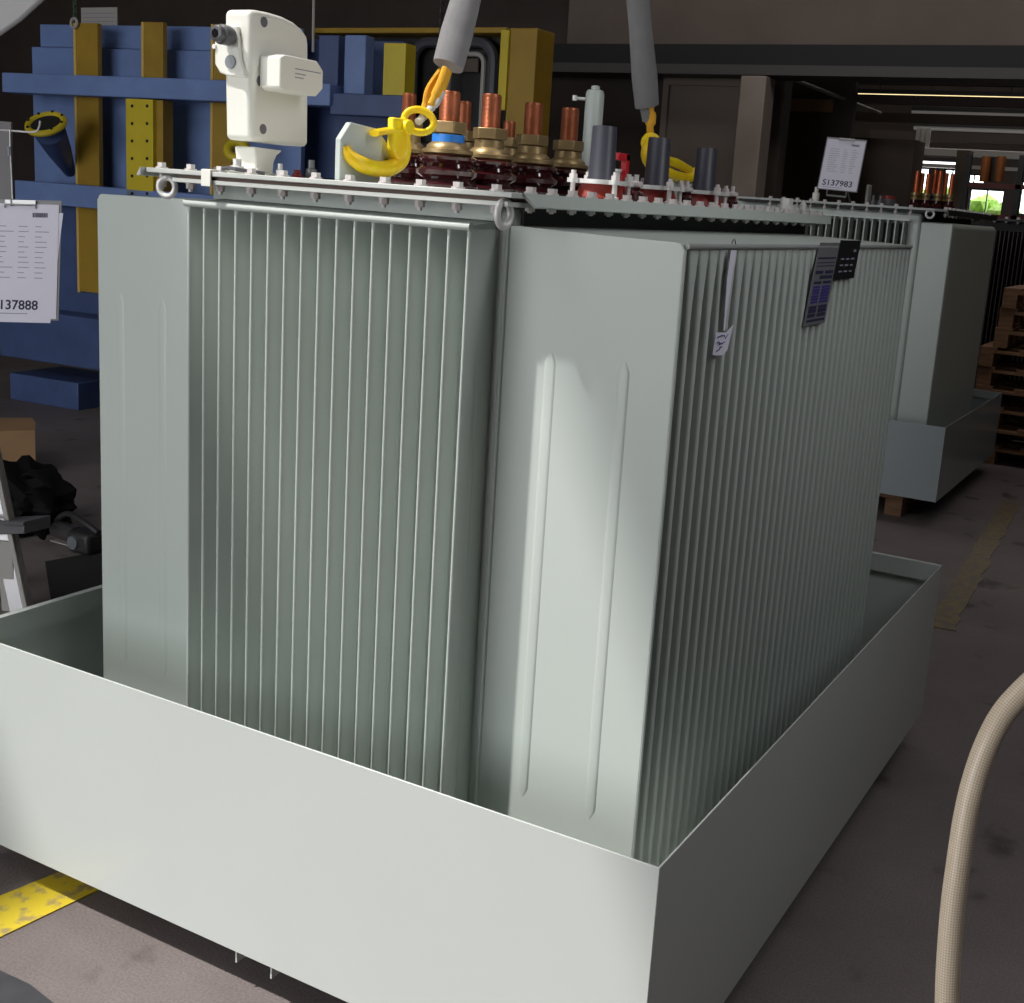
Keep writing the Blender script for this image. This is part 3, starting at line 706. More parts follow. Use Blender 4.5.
bm = nb(); c0 = A; tube(bm, [A+Vector((0, 0, .005)), A+Vector((-.0, .01, -.045))], [.027, .016], 12, flat=.6, ref=(.6, .8, 0)); obj('sleeve_end', bm, SLEEVE, sl2)

# ================================================================== REAR TRANSFORMER
RT = (-.611, 5.30); RZ0, RZ1 = .145, .585
rt_tray = thing('drip_tray', 'grey steel tray on a wooden pallet, under the rear transformer with the clipboard', 'tray', (RT[0]-.8, RT[1]+.95, RZ0))
RW, RL = 1.75, 1.92
RTP = mat('rear_tray_paint', (.40, .44, .46), .22, noise=.03, nscale=2, bump=.08, bscale=2.2)
def rbox(name, a, b, m=RTP, par=rt_tray, **k): return obj(name, box(nb(), a, b), m, par, **k)
x1, y0 = RT; x0, y1 = x1-RW, y0+RL
rbox('front_wall', (x0, y0, RZ0), (x1, y0+.004, RZ1)); rbox('back_wall', (x0, y1-.004, RZ0), (x1, y1, RZ1))
rbox('side_wall', (x1-.004, y0+.004, RZ0), (x1, y1-.004, RZ1)); rbox('side_wall', (x0, y0+.004, RZ0), (x0+.004, y1-.004, RZ1))
rbox('tray_floor', (x0+.004, y0+.004, RZ0), (x1-.004, y1-.004, RZ0+.004))
bm = nb(); box(bm, (x0+.004, y1-.018, RZ1-.003), (x1-.004, y1-.004, RZ1)); box(bm, (x0+.004, y1-.02, RZ1-.05), (x1-.004, y1-.017, RZ1-.003)); obj('rim_hem', bm, RTP, rt_tray)
rt = thing('power_transformer', 'second grey-green power transformer standing behind, with a clipboard on its cover', 'transformer', (-1.5, 6.3, RZ0+.004))
RXR, RXT, RYT = -.775, -.955, 5.60; RZF, RZC = 1.722, 1.785
rb = lambda name, a, b, m=PAINT, **k: obj(name, box(nb(), a, b), m, rt, **k)
rb('tank', (-2.2, RYT-.03, RZ0+.1), (RXT, 7.1, RZC-.014), bevel=.02, seg=3)
rb('base_rail', (-1.9, 5.7, RZ0+.004), (-1.2, 6.9, RZ0+.1))
rb('side_radiator', (RXT-.01, RYT, RZ0+.14), (RXR, 7.05, RZF), mat('rear_dark_paint', (.50, .54, .50), .5), bevel=.03, seg=4)
rb('end_panel', (RXT-.01, RYT-.012, RZ0+.14), (RXR-.002, RYT, RZF-.004), bevel=.004)
fx = None
for i in range(23):
    x = -1.035-.0455*i
    if fx is None:
        bm = nb(); prism(bm, [(x-.0035, y, z) for y, z in ((RYT-.03, .3), (5.485, .3), (5.48, .32), (5.48, RZF-.02), (5.49, RZF), (RYT-.03, RZF))], (.007, 0, 0)); fx = obj('radiator_fin', bm, PAINT, rt)
    else: dup(fx, rt, (-.0455*i, 0, 0))
rb('fin_top_bar', (-2.05, 5.475, RZF-.004), (-1.0, 5.49, RZF+.008))
rb('neck_shade', (-2.1, RYT-.034, RZ0+.2), (-1.03, RYT-.03, RZF-.02), mat('rear_gap_shade', (.03, .033, .03), .6))  # dark sheet painting in the shade between the front fins
cvx0, cvx1 = at(790, 197, y=5.45).x-.35, -.86
bm = nb(); prism(bm, [(cvx0, 5.44, RZC), (cvx1, 5.44, RZC), (cvx1+.06, 5.50, RZC), (cvx1+.06, 7.15, RZC), (cvx0, 7.15, RZC)], (0, 0, .012)); obj('cover', bm, mat('rear_cover', (.40, .42, .41), .4), rt)
rb('gasket', (cvx0+.02, 5.47, RZC-.014), (cvx1-.02, 7.1, RZC), BLACKR)
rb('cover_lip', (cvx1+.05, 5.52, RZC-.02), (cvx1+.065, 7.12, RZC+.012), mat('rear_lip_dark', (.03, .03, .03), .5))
rb('neck_shade_band', (RXT, RYT+.05, RZF), (RXT+.006, 7.05, RZC-.014), BLACKR)  # black band painting in the shade under the rear cover
rbolt = obj('bolt', bolt_bm(-1.0, 5.47, RZC+.012, RZC-.014, 1.1), BOLTM, rt)
for k in range(1, 11): dup(rbolt, rt, (-.085*k, 0, 0))
rbs = obj('bolt', bolt_bm(-.83, 5.6, RZC+.012, RZC-.014, 1.2), BOLTM, rt)
for k in range(1, 14): dup(rbs, rt, (0, .11*k, 0))
p = at(930, 214, y=5.46); obj('lifting_ring', torus(nb(), (p.x, 5.46, p.z), .022, .007, (.3, -1, 0), 20, 8), WHITEM, rt)
# bushings of rear transformer seen behind cover: red cap and lug and small fitting
zc = RZC+.012
p = at(888, 203, y=5.9); b = obj('red_capped_valve', lathe(nb(), (p.x, 5.9, zc), [(.05, 0), (.045, .045)], 20), DARKG, rt); obj('cap', lathe(nb(), (p.x, 5.9, zc+.045), [(.042, 0), (.042, .02)], 20), REDI, b)
p = at(816, 196, y=5.6); obj('cover_fitting', lathe(nb(), (p.x, 5.6, zc), [(.022, 0), (.022, .05), (.012, .055), (.012, .085)], 14), CREAM, rt)
p = at(866, 200, y=5.7); bm = nb(); box(bm, (p.x-.008, 5.7, zc), (p.x+.008, 5.78, zc+.12)); obj('lifting_lug', bm, BEAML, rt, bevel=.006)
for u in (873, 880): p = at(u, 203, y=5.75); obj('cover_fitting', lathe(nb(), (p.x, 5.75, zc), [(.02, 0), (.02, .03), (.01, .032), (.01, .06)], 12), DARKG, rt)
# pallet under the rear tray
def pallet(parent_loc, lab, w=.8, l=1.2, group=None, rz=0):
    t = thing('wooden_pallet', lab, 'pallet', parent_loc, group, rz)
    X, Y, Z = parent_loc
    def ob(nm, a, b):
        o = obj(nm, box(nb(), a, b), WOOD, None, bevel=.002); o.parent = t; return o
    for k in range(3): ob('bottom_board', (-w/2+k*(w-.1)/2, -l/2, 0), (-w/2+.1+k*(w-.1)/2, l/2, .022))
    for kx in range(3):
        for ky in range(3): ob('block', (-w/2+kx*(w-.1)/2, -l/2+ky*(l-.145)/2, .022), (-w/2+.1+kx*(w-.1)/2, -l/2+.145+ky*(l-.145)/2, .1))
    for ky in range(3): ob('cross_board', (-w/2, -l/2+ky*(l-.145)/2, .1), (w/2, -l/2+.145+ky*(l-.145)/2, .122))
    for k in range(5): ob('top_board', (-w/2+k*(w-.12)/4, -l/2, .122), (-w/2+.12+k*(w-.12)/4, l/2, .144))
    return t
pallet((-1.22, 6.0, 0), 'wooden pallet on the floor carrying the rear tray')
# stack of pallets
names8 = ['lowest', 'second from the floor', 'third from the floor', 'fourth from the floor', 'fifth from the floor', 'sixth from the floor', 'seventh from the floor', 'eighth from the floor', 'topmost']
px0 = at(1004, 400, y=7.75).x
rnd = random.Random(2); first = None
for k in range(9):
    dx = (-.09 if k in (3, 4, 5) else .0)+rnd.uniform(-.02, .02)
    lab = 'wooden pallet in the tall stack behind the rear tray, '+names8[k]
    loc = (px0+.50+dx, 7.95+rnd.uniform(-.02, .02), k*.1445)
    if first is None: first = pallet(loc, lab, 1.2, .8, 'pallets stacked at the right')
    else:
        c = dup(first); c.location = loc; c['label'] = lab; c['group'] = 'pallets stacked at the right'
        for ch in c.children: pass
# far transformer with copper rods
ft = thing('power_transformer', 'dark far transformer beyond the rear one with upright copper rods', 'transformer', (-1.2, 9.9, 0))
obj('tank', box(nb(), (-2.0, 9.3, .15), (-.55, 10.6, 1.78)), mat('dark_brown_paint', (.035, .028, .028), .6), ft)
obj('base', box(nb(), (-1.9, 9.4, 0), (-.6, 10.5, .15)), DARK, ft)
bm = nb(); box(bm, (-2.05, 9.2, 1.78), (-.5, 10.7, 1.80)); obj('cover', bm, DARK, ft)
f0 = None
for i in range(22):
    if f0 is None: f0 = obj('radiator_fin', box(nb(), (-1.30, 9.12, .3), (-1.292, 9.3, 1.70)), mat('fin_dark', (.05, .04, .042), .5), ft)
    else: dup(f0, ft, (.035*i, 0, 0))
for i, (u, v) in enumerate(((918, 171), (923, 173), (929, 174), (936, 170), (941, 171), (947, 173), (953, 174))):
    y = 9.5+.12*(i % 2); p = at(u, v, y=y)
    zt_ = p.z
    b = obj('bushing', lathe(nb(), (p.x, y, 1.80), [(.05, 0), (.055, .03), (.04, .045), (.05, .07), (.035, .09), (.036, .12)], 16), PORC, ft)
    obj('cap', lathe(nb(), (p.x, y, 1.92), [(.036, 0), (.03, .03), (.042, .035), (.042, .06)], 12), BRASS if i != 3 else BLUED, b)
    obj('copper_rod', tube(nb(), [(p.x, y, 1.98), (p.x, y, zt_)], .02, 10), mat('bright_copper', (.75, .17, .06), .4, .5) if i == 0 else bpy.data.materials['bright_copper'], b)
rowb = obj('bolt', bolt_bm(-1.45, 9.23, 1.80, 1.78, 1.6), BOLTM, ft)
for k in range(1, 10): dup(rowb, ft, (.095*k, 0, 0))
# red framed far equipment near windows
cr = thing('coil_rack', 'dark red steel rack with orange coils in front of the far windows', 'rack', (-2.2, 13, 0))
a = at(968, 182, y=13); b = at(1034, 190, y=13)
REDD = mat('dark_red_paint', (.22, .02, .015), .5)
obj('crossbar', box(nb(), (a.x, 13, b.z), (b.x, 13.1, a.z)), REDD, cr)
a2 = at(972, 213, y=13); obj('crossbar', box(nb(), (a2.x, 13, a2.z-.12), (b.x, 13.1, a2.z)), REDD, cr)
for u in (966, 1019): q = at(u, 180, y=13); obj('post', box(nb(), (q.x-.03, 13, 0), (q.x+.03, 13.08, at(u, 155, y=13).z)), DARK, cr)
for u in (985, 1000):
    q = at(u, 170, y=13.05); obj('coil', lathe(nb(), (q.x, 13.05, q.z-.13), [(.05, 0), (.05, .28)], 16), mat('coil_orange', (.65, .2, .05), .5), cr)
q = at(992, 170, y=13.2); obj('core', box(nb(), (q.x-.05, 13.2, q.z-.13), (q.x+.05, 13.3, q.z+.15)), DARK, cr)

# clipboard on the rear transformer
def clipboard(name, label, corners, number, parts, tsize, foot_text=None):
    tl, tr_, br_, bl = [Vector(c) for c in corners]
    right = ((tr_-tl)+(br_-bl)).normalized(); up = ((tl-bl)+(tr_-br_)).normalized(); up = (up-right*up.dot(right)).normalized(); n = right.cross(up)
    w = (tr_-tl).length; h = (tl-bl).length; o = bl
    t = thing(name, label, 'clipboard', (bl+br_)/2)
    def q(a, b, off=0): return o+right*a+up*b+n*off
    obj('backing_board', prism(nb(), [q(-.006, -.004, -.004), q(w+.006, -.004, -.004), q(w+.006, h+.012, -.004), q(-.006, h+.012, -.004)], n*.003), BOARD, t)
    pp = obj('paper_sheet', prism(nb(), [q(0, 0), q(w, 0), q(w, h), q(0, h)], n*.001), PAPER, t)
    rects = []
    rn = random.Random(len(label))
    for k in range(11):
        z = h*(.80-.045*k); rects.append((w*.12, z, w*(.12+rn.uniform(.15, .3)), z+h*.006))
        rects.append((w*.48, z, w*(.55+rn.uniform(0, .08)), z+h*.006)); rects.append((w*.70, z, w*(.78+rn.uniform(0, .1)), z+h*.006))
    obj('printed_lines', quadstrips(rects, q(0, 0, .001), right, up), INKG, pp)
    rects = []; x = w*.66
    while x < w*.86: ww = rn.choice((.0012, .002, .003))*w/.21; rects.append((x, h*.885, x+ww, h*.925)); x += ww*1.8
    obj('barcode', quadstrips(rects, q(0, 0, .001), right, up), INK, pp)
    text('printed_number', number, tsize, q(w*(.08 if tsize > .04 else .16), h*.075, .0012), right, up, INK, pp, bold=.0006)
    obj('footer_line', quadstrips([(w*.1, h*.035, w*.62, h*.042)], q(0, 0, .001), right, up), INKG, pp)
    bm = nb(); prism(bm, [q(w*.3, h-.004, .001), q(w*.7, h-.004, .001), q(w*.7, h+.010, .001), q(w*.3, h+.010, .001)], n*.004)
    tube(bm, [q(w*.3, h-.012, .003), q(w*.3, h-.003, .006), q(w*.7, h-.003, .006), q(w*.7, h-.012, .003)], .0025, 8)
    obj('metal_clip', bm, STEEL, t)
    return t, q, w, h
# leaning on fittings of the rear cover
cb_bl = at(818, 188, y=5.52); cb_br = at(855, 192, y=5.56); tl = at(831, 139, y=5.66); tr2 = at(869, 142, y=5.70)
tl = cb_bl+(tl-cb_bl); 
t, q, w, h = clipboard('clipboard', 'small upright clipboard reading S137983 on the rear transformer cover', (tl, tr2, cb_br, cb_bl), 'S137983', None, .052)
obj('prop_bracket', tube(nb(), [q(w*.25, 0, -.006), q(w*.25, -.03, -.02), q(w*.75, -.03, -.02), q(w*.75, 0, -.006)], .006, 8), BOARD, t)
bm = nb(); tube(bm, [q(w*.5, h*.5, -.008), Vector((q(w*.5, 0)[0], 5.85, zc+.01))], .005, 8); obj('rear_strut', bm, DARKG, t)

# clipboard at the left
D = 3.4
a = at(-24, 203, d=D); b = at(52, 208, d=D); c = at(60, 316, d=D); e = at(-20, 317, d=D)
up = Vector((0, 0, 1))
t, q, w, h = clipboard('clipboard', 'hanging clipboard with white order sheets reading 137888 on a wire hook', (a, b, c, e), 'S137888', None, .037)
bm = nb(); prism(bm, [q(.03, -.012, -.0008), q(w*.97-.01, -.012, -.0008), q(w+.012, h*.93, -.0008), q(.04, h*.9, -.0008)], q(0, 0, .0006)-q(0, 0, 0)); obj('rear_sheet', bm, PAPER, t)
# wire hanger from grey stand
st = thing('machine_stand', 'grey metal post at the left edge with a bent wire hook', 'stand', Vector((at(-42, 400, d=D+.22).x, at(-42, 400, d=D+.22).y, 0)))
p0 = at(-42, 160, d=D+.22); pa = at(11, 122, d=D+.22); pb = at(11, 203, d=D+.22)
gm = mat('stand_grey', (.15, .14, .145), .5)
obj('post', box(nb(), (p0.x-.045, p0.y-.02, 0), (p0.x+.035, p0.y+.03, pa.z)), gm, st, bevel=.003)
obj('side_plate', prism(nb(), [at(-42, 118, d=D+.22), pa, pb, at(-42, 199, d=D+.22)], FWD*.01), gm, st)
obj('hook_wire', tube(nb(), bez([at(0, 130, d=D+.08), at(15, 131, d=D+.02), at(34, 132, d=D), at(39, 127, d=D), at(40, 121, d=D)]), .0026, 8), WHITEM, st)
obj('hanger_rod', tube(nb(), [at(10, 130, d=D+.03), at(10, 148, d=D+.02), at(12.5, 203, d=D)], .0022, 8), STEEL, st)
obj('rod_joint', tube(nb(), [at(9, 147, d=D+.02), at(10, 156, d=D+.02)], .006, 10), GREYL, st)
obj('rod_joint', tube(nb(), [at(12, 199, d=D), at(12.5, 206, d=D)], .006, 10), GREYL, st)

# ================================================================== BLUE MACHINE
BO = Vector((-7.17, 4.2, 0)); bx = Vector((.9956, .094, 0)); bn = Vector((-.094, .9956, 0))
bl = thing('pressing_rig', 'tall blue steel rig with ochre uprights behind the transformer at the left', 'machine', BO)
def bp(u, v, off): 
    p = at(u, v, n=bn, o=BO+bn*off); d = p-BO; return d.dot(bx), p.z
def bb(name, u0, v0, u1, v1, off, th, m, bevel=.006, z0=None, par=bl):
    xa, za = bp(u0, (v0+v1)/2, off); xb, _ = bp(u1, (v0+v1)/2, off)
    um = (u0+u1)/2; _, zt = bp(um, v0, off); _, zb2 = bp(um, v1, off)
    if z0 is not None: zb2 = z0
    bm = nb()
    P = [BO+bx*xx+bn*oo+Vector((0, 0, zz)) for zz in (zb2, zt) for oo in (off, off+th) for xx in (xa, xb)]
    v = [bm.verts.new(p) for p in P]
    for f in ((0, 1, 3, 2), (4, 6, 7, 5), (0, 4, 5, 1), (2, 3, 7, 6), (0, 2, 6, 4), (1, 5, 7, 3)): bm.faces.new([v[i] for i in f])
    return obj(name, bm, m, par, bevel=bevel)
bb('upper_beam', 2, 78, 330, 99, 0, .16, BLUE)
bb('shaded_beam_end', 330, 94, 405, 116, .03, .12, BLUED)  # shaded run of the upper beam, painted in with darker blue
bb('lower_beam', 15, 191, 300, 214, 0, .16, BLUE)
bb('bottom_beam', 0, 326, 300, 378, -.02, .35, BLUED)
bb('skid', 10, 378, 78, 403, -.12, .5, BLUED, z0=0)
bb('skid', 150, 392, 240, 410, -.12, .5, BLUED, z0=0)
bb('back_panel', 40, 26, 300, 50, .40, .05, BLUE)
bb('mid_panel', 35, 50, 300, 340, .34, .05, BLUE)
bb('rear_panel', 296, 40, 402, 180, .6, .05, BLUED)
bb('lower_panel', 20, 214, 300, 330, .20, .05, BLUED)
bb('side_post', 344, 35, 365, 98, .12, .1, BLUE)
bb('side_post', 318, 35, 338, 98, .18, .1, BLUED)
for u0, u1, v0, v1 in ((76, 99, 23, 292), (142, 163, 22, 85), (211, 232, 24, 200)):
    o = bb('upright', u0, v0, u1, v1, .165, .04, YEL, .002)
    bb('lit_edge', u0-.8, v0, u0+1.6, v1, .16, .03, mat('ochre_lit_edge', (.62, .42, .10), .5) if 'ochre_lit_edge' not in bpy.data.materials else bpy.data.materials['ochre_lit_edge'], .001, par=bl)  # lighter strip paints in the lit left edge of the upright
pf = bb('perforated_post', 126, 99, 153, 200, -.0, .14, YELB, .003)
bb('post_side', 153, 100, 163, 200, .03, .1, YEL, .003)
bm = nb()
for k in range(7):
    for u in (132, 147):
        x_, z_ = bp(u, 106+k*17.5, -.002); P = BO+bx*x_-bn*.003+Vector((0, 0, z_))
        tube(bm, [P, P+bn*.004], .011, 10)
obj('bolt_holes', bm, GAP, pf)
bb('upright', 383, 43, 405, 104, .05, .12, YELB, .003)
# funnel with flanged ring
c1 = at(46, 124, n=bn, o=BO-bn*.25); c2 = at(70, 172, n=bn, o=BO+bn*.25)
axr = Vector((.21, -.545, .82)).normalized()
obj('funnel', tube(nb(), [c1+(c2-c1)*.13, (c1+c2)/2, c2], [.105, .085, .04], 24), BLUED, bl)
obj('flange_ring', torus(nb(), c1, .118, .022, axr, 32, 8), YELB, bl)
obj('flange_hole', tube(nb(), [c1-axr*.005, c1+axr*.004], .10, 28), GAP, bl)
xx, yy = frame_of(axr)
fb0 = None
for k in range(8):
    a_ = k*PI/4; P = (xx*math.cos(a_)+yy*math.sin(a_))*.118
    if fb0 is None: fb0 = obj('flange_bolt', tube(nb(), [c1+P, c1+P+axr*.028], .009, 8), GAP, bl); P0 = P
    else: dup(fb0, bl, P-P0)
c3 = at(237, 150, n=bn, o=BO-bn*.0); bm = nb(); torus(bm, c3, .06, .03, Vector((.4, -.7, .5)), 24, 10); obj('flange_ring', bm, YELB, bl)
obj('lifting_eye', torus(nb(), at(74, 23, n=bn, o=BO+bn*.15), .03, .01, (0, -1, 0), 18, 8), BEAML, bl)
# sign above
P = at(82, 8, y=5.3); Q = at(118, 26, y=5.3)
sg = thing('notice_board', 'grey notice sheet on a post behind the top of the blue rig', 'notice', ((P.x+Q.x)/2, 5.3, 0))
obj('sheet', box(nb(), (P.x, 5.29, Q.z-.05), (Q.x, 5.30, P.z)), mat('notice_grey', (.42, .40, .37), .8), sg)
obj('post', box(nb(), ((P.x+Q.x)/2-.02, 5.30, 0), ((P.x+Q.x)/2+.02, 5.33, P.z)), DARK, sg)
obj('printed_lines', quadstrips([(.02, k*.03, Q.x-P.x-.02, .006+k*.03) for k in range(4)], (P.x, 5.2895, Q.z), (1, 0, 0), (0, 0, 1), .0005), INKG, sg)
def chain(p, label, m):
    bm = nb(); z = p.z; k = 0
    while z < H:
        torus(bm, (p.x, p.y, z), .016, .005, (1, 0, 0) if k % 2 else (0, 1, 0), 10, 5, sx=.7, sy_=1.2, up=(0, 0, 1)); z += .03; k += 1
    o = obj('hoist_chain', bm, m); o['kind'] = None; del o['kind']; return tag(o, label, 'chain')
chain(at(75, 20, y=4.6), 'dark green chain hanging to the left end of the blue rig', mat('chain_green', (.05, .09, .05), .5))
chain(at(441, 32, y=4.4), 'black chain hanging down beside the near grey sling', DARK)
tr0 = at(313, 52, y=4.1)
tag(obj('thin_rod', tube(nb(), [tr0, (tr0.x-.05, 4.1, H)], .008, 8), BEAML), 'thin grey rod hanging just right of the white monitoring device', 'rod')
# yellow window frame rig
yf_ = thing('frame_rig', 'big ochre steel frame with black rounded openings behind the copper rods', 'machine', at(430, 200, y=5.0))
yf_.location.z = 0
def fb(name, u0, v0, u1, v1, y, th, m, bevel=.005, z0=None, par=yf_):
    a = at(u0, (v0+v1)/2, y=y); b = at(u1, (v0+v1)/2, y=y); um = (u0+u1)/2; zt = at(um, v0, y=y).z; zb2 = at(um, v1, y=y).z if z0 is None else z0
    return obj(name, box(nb(), (a.x, y, zb2), (b.x, y+th, zt)), m, par, bevel=bevel)
fb('top_rail', 312, 27.5, 506, 33, 5.0, .2, YEL)
fb('corner_post', 506, 28, 533, 180, 5.0, .22, YEL, z0=0)
fb('lit_edge_strip', 499, 30, 507, 110, 4.98, .03, YELB, .002)  # brighter yellow strip paints in the lit edge of the post
bp_l = fb('back_plate', 320, 33, 505, 180, 5.2, .05, DARK, z0=0)
def rrect(bm, u0, v0, u1, v1, y, r, tr_):
    a = at(u0, (v0+v1)/2, y=y).x; b = at(u1, (v0+v1)/2, y=y).x; um = (u0+u1)/2; zt = at(um, v0, y=y).z; zb2 = at(um, v1, y=y).z
    pts_ = []
    for cx, cz, a0 in ((b-r, zt-r, 0), (a+r, zt-r, PI/2), (a+r, zb2+r, PI), (b-r, zb2+r, 1.5*PI)):
        for k in range(6): t_ = a0+k*PI/10; pts_.append((cx+r*math.cos(t_), y, cz+r*math.sin(t_)))
    pts_.append(pts_[0]); tube(bm, pts_, tr_, 8, cap=False); return bm
FG = mat('frame_grey', (.07, .07, .085), .5)
obj('window_rim', rrect(nb(), 412, 42, 492, 150, 5.12, .12, .035), FG, yf_)
obj('window_rim', rrect(nb(), 448, 54, 482, 140, 5.10, .06, .015), BEAML, yf_)
fb('inner_plate', 456, 58, 478, 72, 5.15, .02, BROWNW)
# ladder
ld = thing('step_ladder', 'aluminium step ladder standing at the left edge beside the tray', 'ladder', (-3.2, 1.2, 0))
foot = at(30, 608, z=0); 
def seg(p, q, w, d, m=ALU, nm='rail'):
    p, q = Vector(p), Vector(q); ax = (q-p).normalized(); s_ = Vector((.9, .43, 0)).normalized(); nn = ax.cross(s_).normalized()
    bm = nb(); pts_ = [p-s_*w-nn*d, p+s_*w-nn*d, p+s_*w+nn*d, p-s_*w+nn*d]; prism(bm, pts_, q-p); return obj(nm, bm, m, ld, bevel=.003)
yL = 1.25
seg(at(22, 612, y=yL), at(-22, 400, y=yL), .040, .02)
seg(at(27, 611, y=yL-.03), at(-17, 400, y=yL-.03), .010, .012, BEAML, 'rail_lip')
seg(at(12, 612, y=yL-.01), at(6, 540, y=yL-.01), .030, .02, BEAML, 'rear_leg')
seg(at(-8, 612, y=yL+.1), at(-10, 520, y=yL+.1), .035, .014, ALU, 'rear_leg')
a = at(-40, 536, y=yL-.05); b = at(24, 534, y=yL-.05)
prism(nb(), [], (0, 0, 0)) if False else None
obj('step', prism(nb(), [a, b, b+Vector((0, 0, .05)), a+Vector((0, 0, .05))], (0, .12, 0)), mat('ladder_step', (.16, .16, .17), .5, .4), ld, bevel=.004)
obj('spreader_bar', tube(nb(), [at(-20, 515, y=yL-.06), at(8, 524, y=yL-.06), at(25, 524, y=yL-.06)], .008, 8), DARKG, ld)
# the ladder feet: reach down to the floor
for u in (30, 14, -2):
    p = at(u, 612, y=yL+.03); obj('foot', tube(nb(), [(p.x, p.y, 0), (p.x, p.y, p.z+.02)], .018, 8), DARKG, ld)
# cardboard box
P = at(36, 475, z=0)
cb = thing('cardboard_box', 'brown cardboard box on the floor behind the ladder', 'box', P)
cb.rotation_euler = (0, 0, .93)
for nm, bm in (('carton', box(nb(), (-.6, 0, 0), (0, .4, .25))), ('flap', prism(nb(), [(-.6, 0, .25), (0, 0, .25), (.01, .2, .262), (-.6, .2, .262)], (0, 0, .004)))):
    o = obj(nm, bm, CARD); o.parent = cb
# black bag
gb = at(30, 545, z=0)
bm = nb(); rnd = random.Random(9)
bmesh.ops.create_icosphere(bm, subdivisions=4, radius=1, matrix=Matrix.Identity(4))
for v in bm.verts:
    d = v.co.normalized(); s = 1+.12*math.sin(7*d.x+3*d.z)+.10*math.sin(11*d.y+5*d.x)+.07*math.sin(17*d.z+9*d.x)
    v.co = Vector((d.x*.24*s, d.y*.20*s, max(0, .13+d.z*.17*s)))+Vector((gb.x-.26, gb.y+.18, 0))
bag = tag(obj('rubbish_bag', bm, BAGM), 'crumpled black plastic bag slumped on the floor between ladder and tray', 'bag')
for k, (u, v, u2, v2) in enumerate(((30, 476, 53, 488), (34, 492, 52, 509), (28, 520, 44, 540))):
    a = at(u, v, y=gb.y); b = at(u2, v2, y=gb.y); bm = nb()
    tube(bm, bez([a, (a+b)/2+Vector((0, 0, .04)), b]), [.05, .06, .065, .065, .06, .06, .055, .05, .045, .035, .025, .018, .006], 10, flat=.25); obj('flap', bm, BAGM, bag)
# black power tool
P = at(80, 545, z=.02)
tl_ = thing('nail_gun', 'black power tool with chrome canister lying on the floor left of the fins', 'tool', (P.x, P.y, 0))
bm = nb(); tube(bm, [Vector((P.x-.17, P.y+.02, .06)), Vector((P.x-.02, P.y+.0, .06))], [.042, .042], 18); obj('canister', bm, mat('dark_chrome', (.2, .19, .2), .25, .8), tl_)
bm = nb(); box(bm, (P.x-.02, P.y-.06, 0), (P.x+.12, P.y+.06, .10)); obj('motor_housing', bm, DARK, tl_, bevel=.02, seg=3)
bm = nb(); tube(bm, bez([(P.x-.18, P.y+.02, .1), (P.x-.1, P.y+.02, .145), (P.x+.02, P.y, .135), (P.x+.12, P.y, .10)]), .014, 10); obj('handle', bm, DARK, tl_)
bm = nb(); lathe(bm, (P.x+.03, P.y-.07, .05), [(.03, 0), (.032, .012), (.02, .016)], 16, 'y'); obj('side_cap', bm, GREYL, tl_)
# sliver of sunlit floor painted in as a pale strip by the tool
q_ = [at(u, v, z=0) for u, v in ((50, 541), (62, 539), (96, 550), (92, 553))]
tag(obj('sunlit_strip', prism(nb(), [(p.x, p.y, .0005) for p in q_], (0, 0, .004)), SUNLIT), 'pale painted sliver of sunlit floor in front of the black power tool', 'painted light')
q_ = [at(u, v, z=0) for u, v in ((45, 562), (110, 550), (120, 620), (52, 606))]
tag(obj('rubber_mat', prism(nb(), [(p.x, p.y, .0) for p in q_], (0, 0, .003)), RUBB), 'flat black rubber mat on the floor between ladder and fins', 'mat')
# hose
hpts = [at(u, v, d=1.5) for u, v in ((1075, 655), (1045, 672), (1024, 690), (1003, 714), (987, 744), (975, 778), (966, 815), (959, 860), (953, 905), (949, 955), (947, 1003), (948, 1060))]
last = hpts[-1]; hpts += [Vector((last.x+.02, last.y-.01, .35)), Vector((last.x+.05, last.y-.0, .12)), Vector((last.x+.16, last.y+.02, .02)), Vector((last.x+.4, last.y+.05, .016)), Vector((last.x+1.2, last.y+.2, .016))]
f_ = hpts[0]; hpts = [Vector((f_.x+.9, f_.y+.25, f_.z+.55)), Vector((f_.x+.35, f_.y+.1, f_.z+.18))]+hpts
tag(obj('braided_hose', tube(nb(), bez(hpts, 8), .0148, 20), HOSE), 'thick beige braided hose arching down in the right foreground', 'hose')
# white object top-left corner : hanging hood
P = at(0, 0, d=4)
bm = nb(); prism(bm, [at(-40, -60, d=4), at(60, -30, d=4), at(44, -2, d=4), at(20, 20, d=4), at(0, 34, d=4), at(-40, 56, d=4)], FWD*.02)
bm_o = obj('lamp_hood', bm, mat('hood_white', (.45, .44, .44), .5), None, bevel=.01); obj('cable', tube(nb(), [at(-20, -20, d=4), Vector((at(-20, -20, d=4).x, at(-20, -20, d=4).y, H))], .01, 8), DARK, bm_o); tag(bm_o, 'pale grey hood of a hanging lamp in the upper left corner', 'lamp')

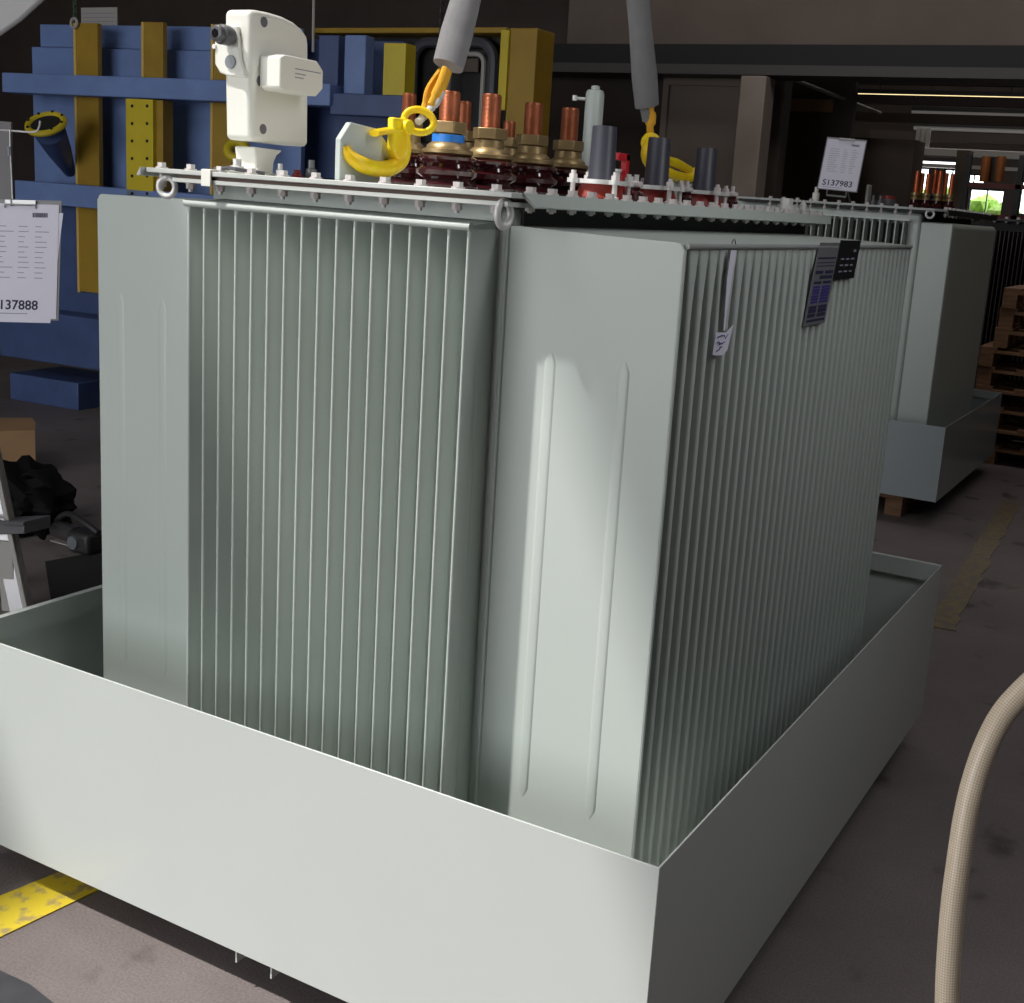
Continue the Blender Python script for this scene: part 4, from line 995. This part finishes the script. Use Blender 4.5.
# ================================================================== LIGHT
w = bpy.data.worlds.new('world'); bpy.context.scene.world = w; w.use_nodes = True
bg = w.node_tree.nodes['Background']; bg.inputs['Color'].default_value = (.96, .985, 1, 1); bg.inputs['Strength'].default_value = 4.1
sd = bpy.data.lights.new('sun', 'SUN'); sd.energy = 4.7; sd.angle = math.radians(1.6); sd.color = (1, .97, .92)
so = bpy.data.objects.new('sun', sd); C.objects.link(so)
so.rotation_euler = Vector((.45, .44, -1)).to_track_quat('-Z', 'Y').to_euler(); so.location = (-6, -6, 10)
def area(name, loc, dirv, sx, sy_, energy, col=(1, 1, 1), portal=False):
    l = bpy.data.lights.new(name, 'AREA'); l.shape = 'RECTANGLE'; l.size = sx; l.size_y = sy_; l.energy = energy; l.color = col
    o = bpy.data.objects.new(name, l); C.objects.link(o); o.location = loc; o.rotation_euler = Vector(dirv).to_track_quat('-Z', 'Z' if abs(dirv[2]) < .9 else 'Y').to_euler()
    if portal: l.cycles.is_portal = True
    return o
area('gate_portal', ((GX0+GX1)/2, -8.0, GZ/2), (0, 1, 0), GX1-GX0, GZ, 1, portal=True)
area('roof_light_portal', ((RX0+RX1)/2, (RY0+RY1)/2, H-.02), (0, 0, -1), RX1-RX0, RY1-RY0, 1, portal=True)
area('hall_fill', (.9, 2.2, 6.3), (-.05, 0, -1), .8, 5, 15, (1, .98, .96))  # weak overhead fill added for the right fins
area('fin_fill', (1.15, .7, 3.0), (-1, 0, -.75), 2.0, .3, 17, (.97, .98, 1))  # unseen fill added to brighten the upper right fins
area('hall_fill', (-2.5, 16.5, 6.2), (0, 0, -1), 5, 4, 130, (1, .97, .92))  # fill added to lift the far aisle and crane bridge
area('hall_fill', (-1.0, 6.2, 6.2), (0, .4, -1), 6, 1, 60, (1, .95, .9))  # fill added to brighten the partition wall
area('hall_fill', (-8.5, 1.0, 6.3), (.1, .4, -1), 3, 4, 14, (1, .98, .96))  # faint fill added for the blue rig
sc = bpy.context.scene
vs = sc.view_settings; vs.view_transform = 'Standard'; vs.look = 'None'; vs.exposure = 0; vs.gamma = 1; vs.use_curve_mapping = False
sc.cycles.use_denoising = True
sc.cycles.max_bounces = 7; sc.cycles.sample_clamp_indirect = 6
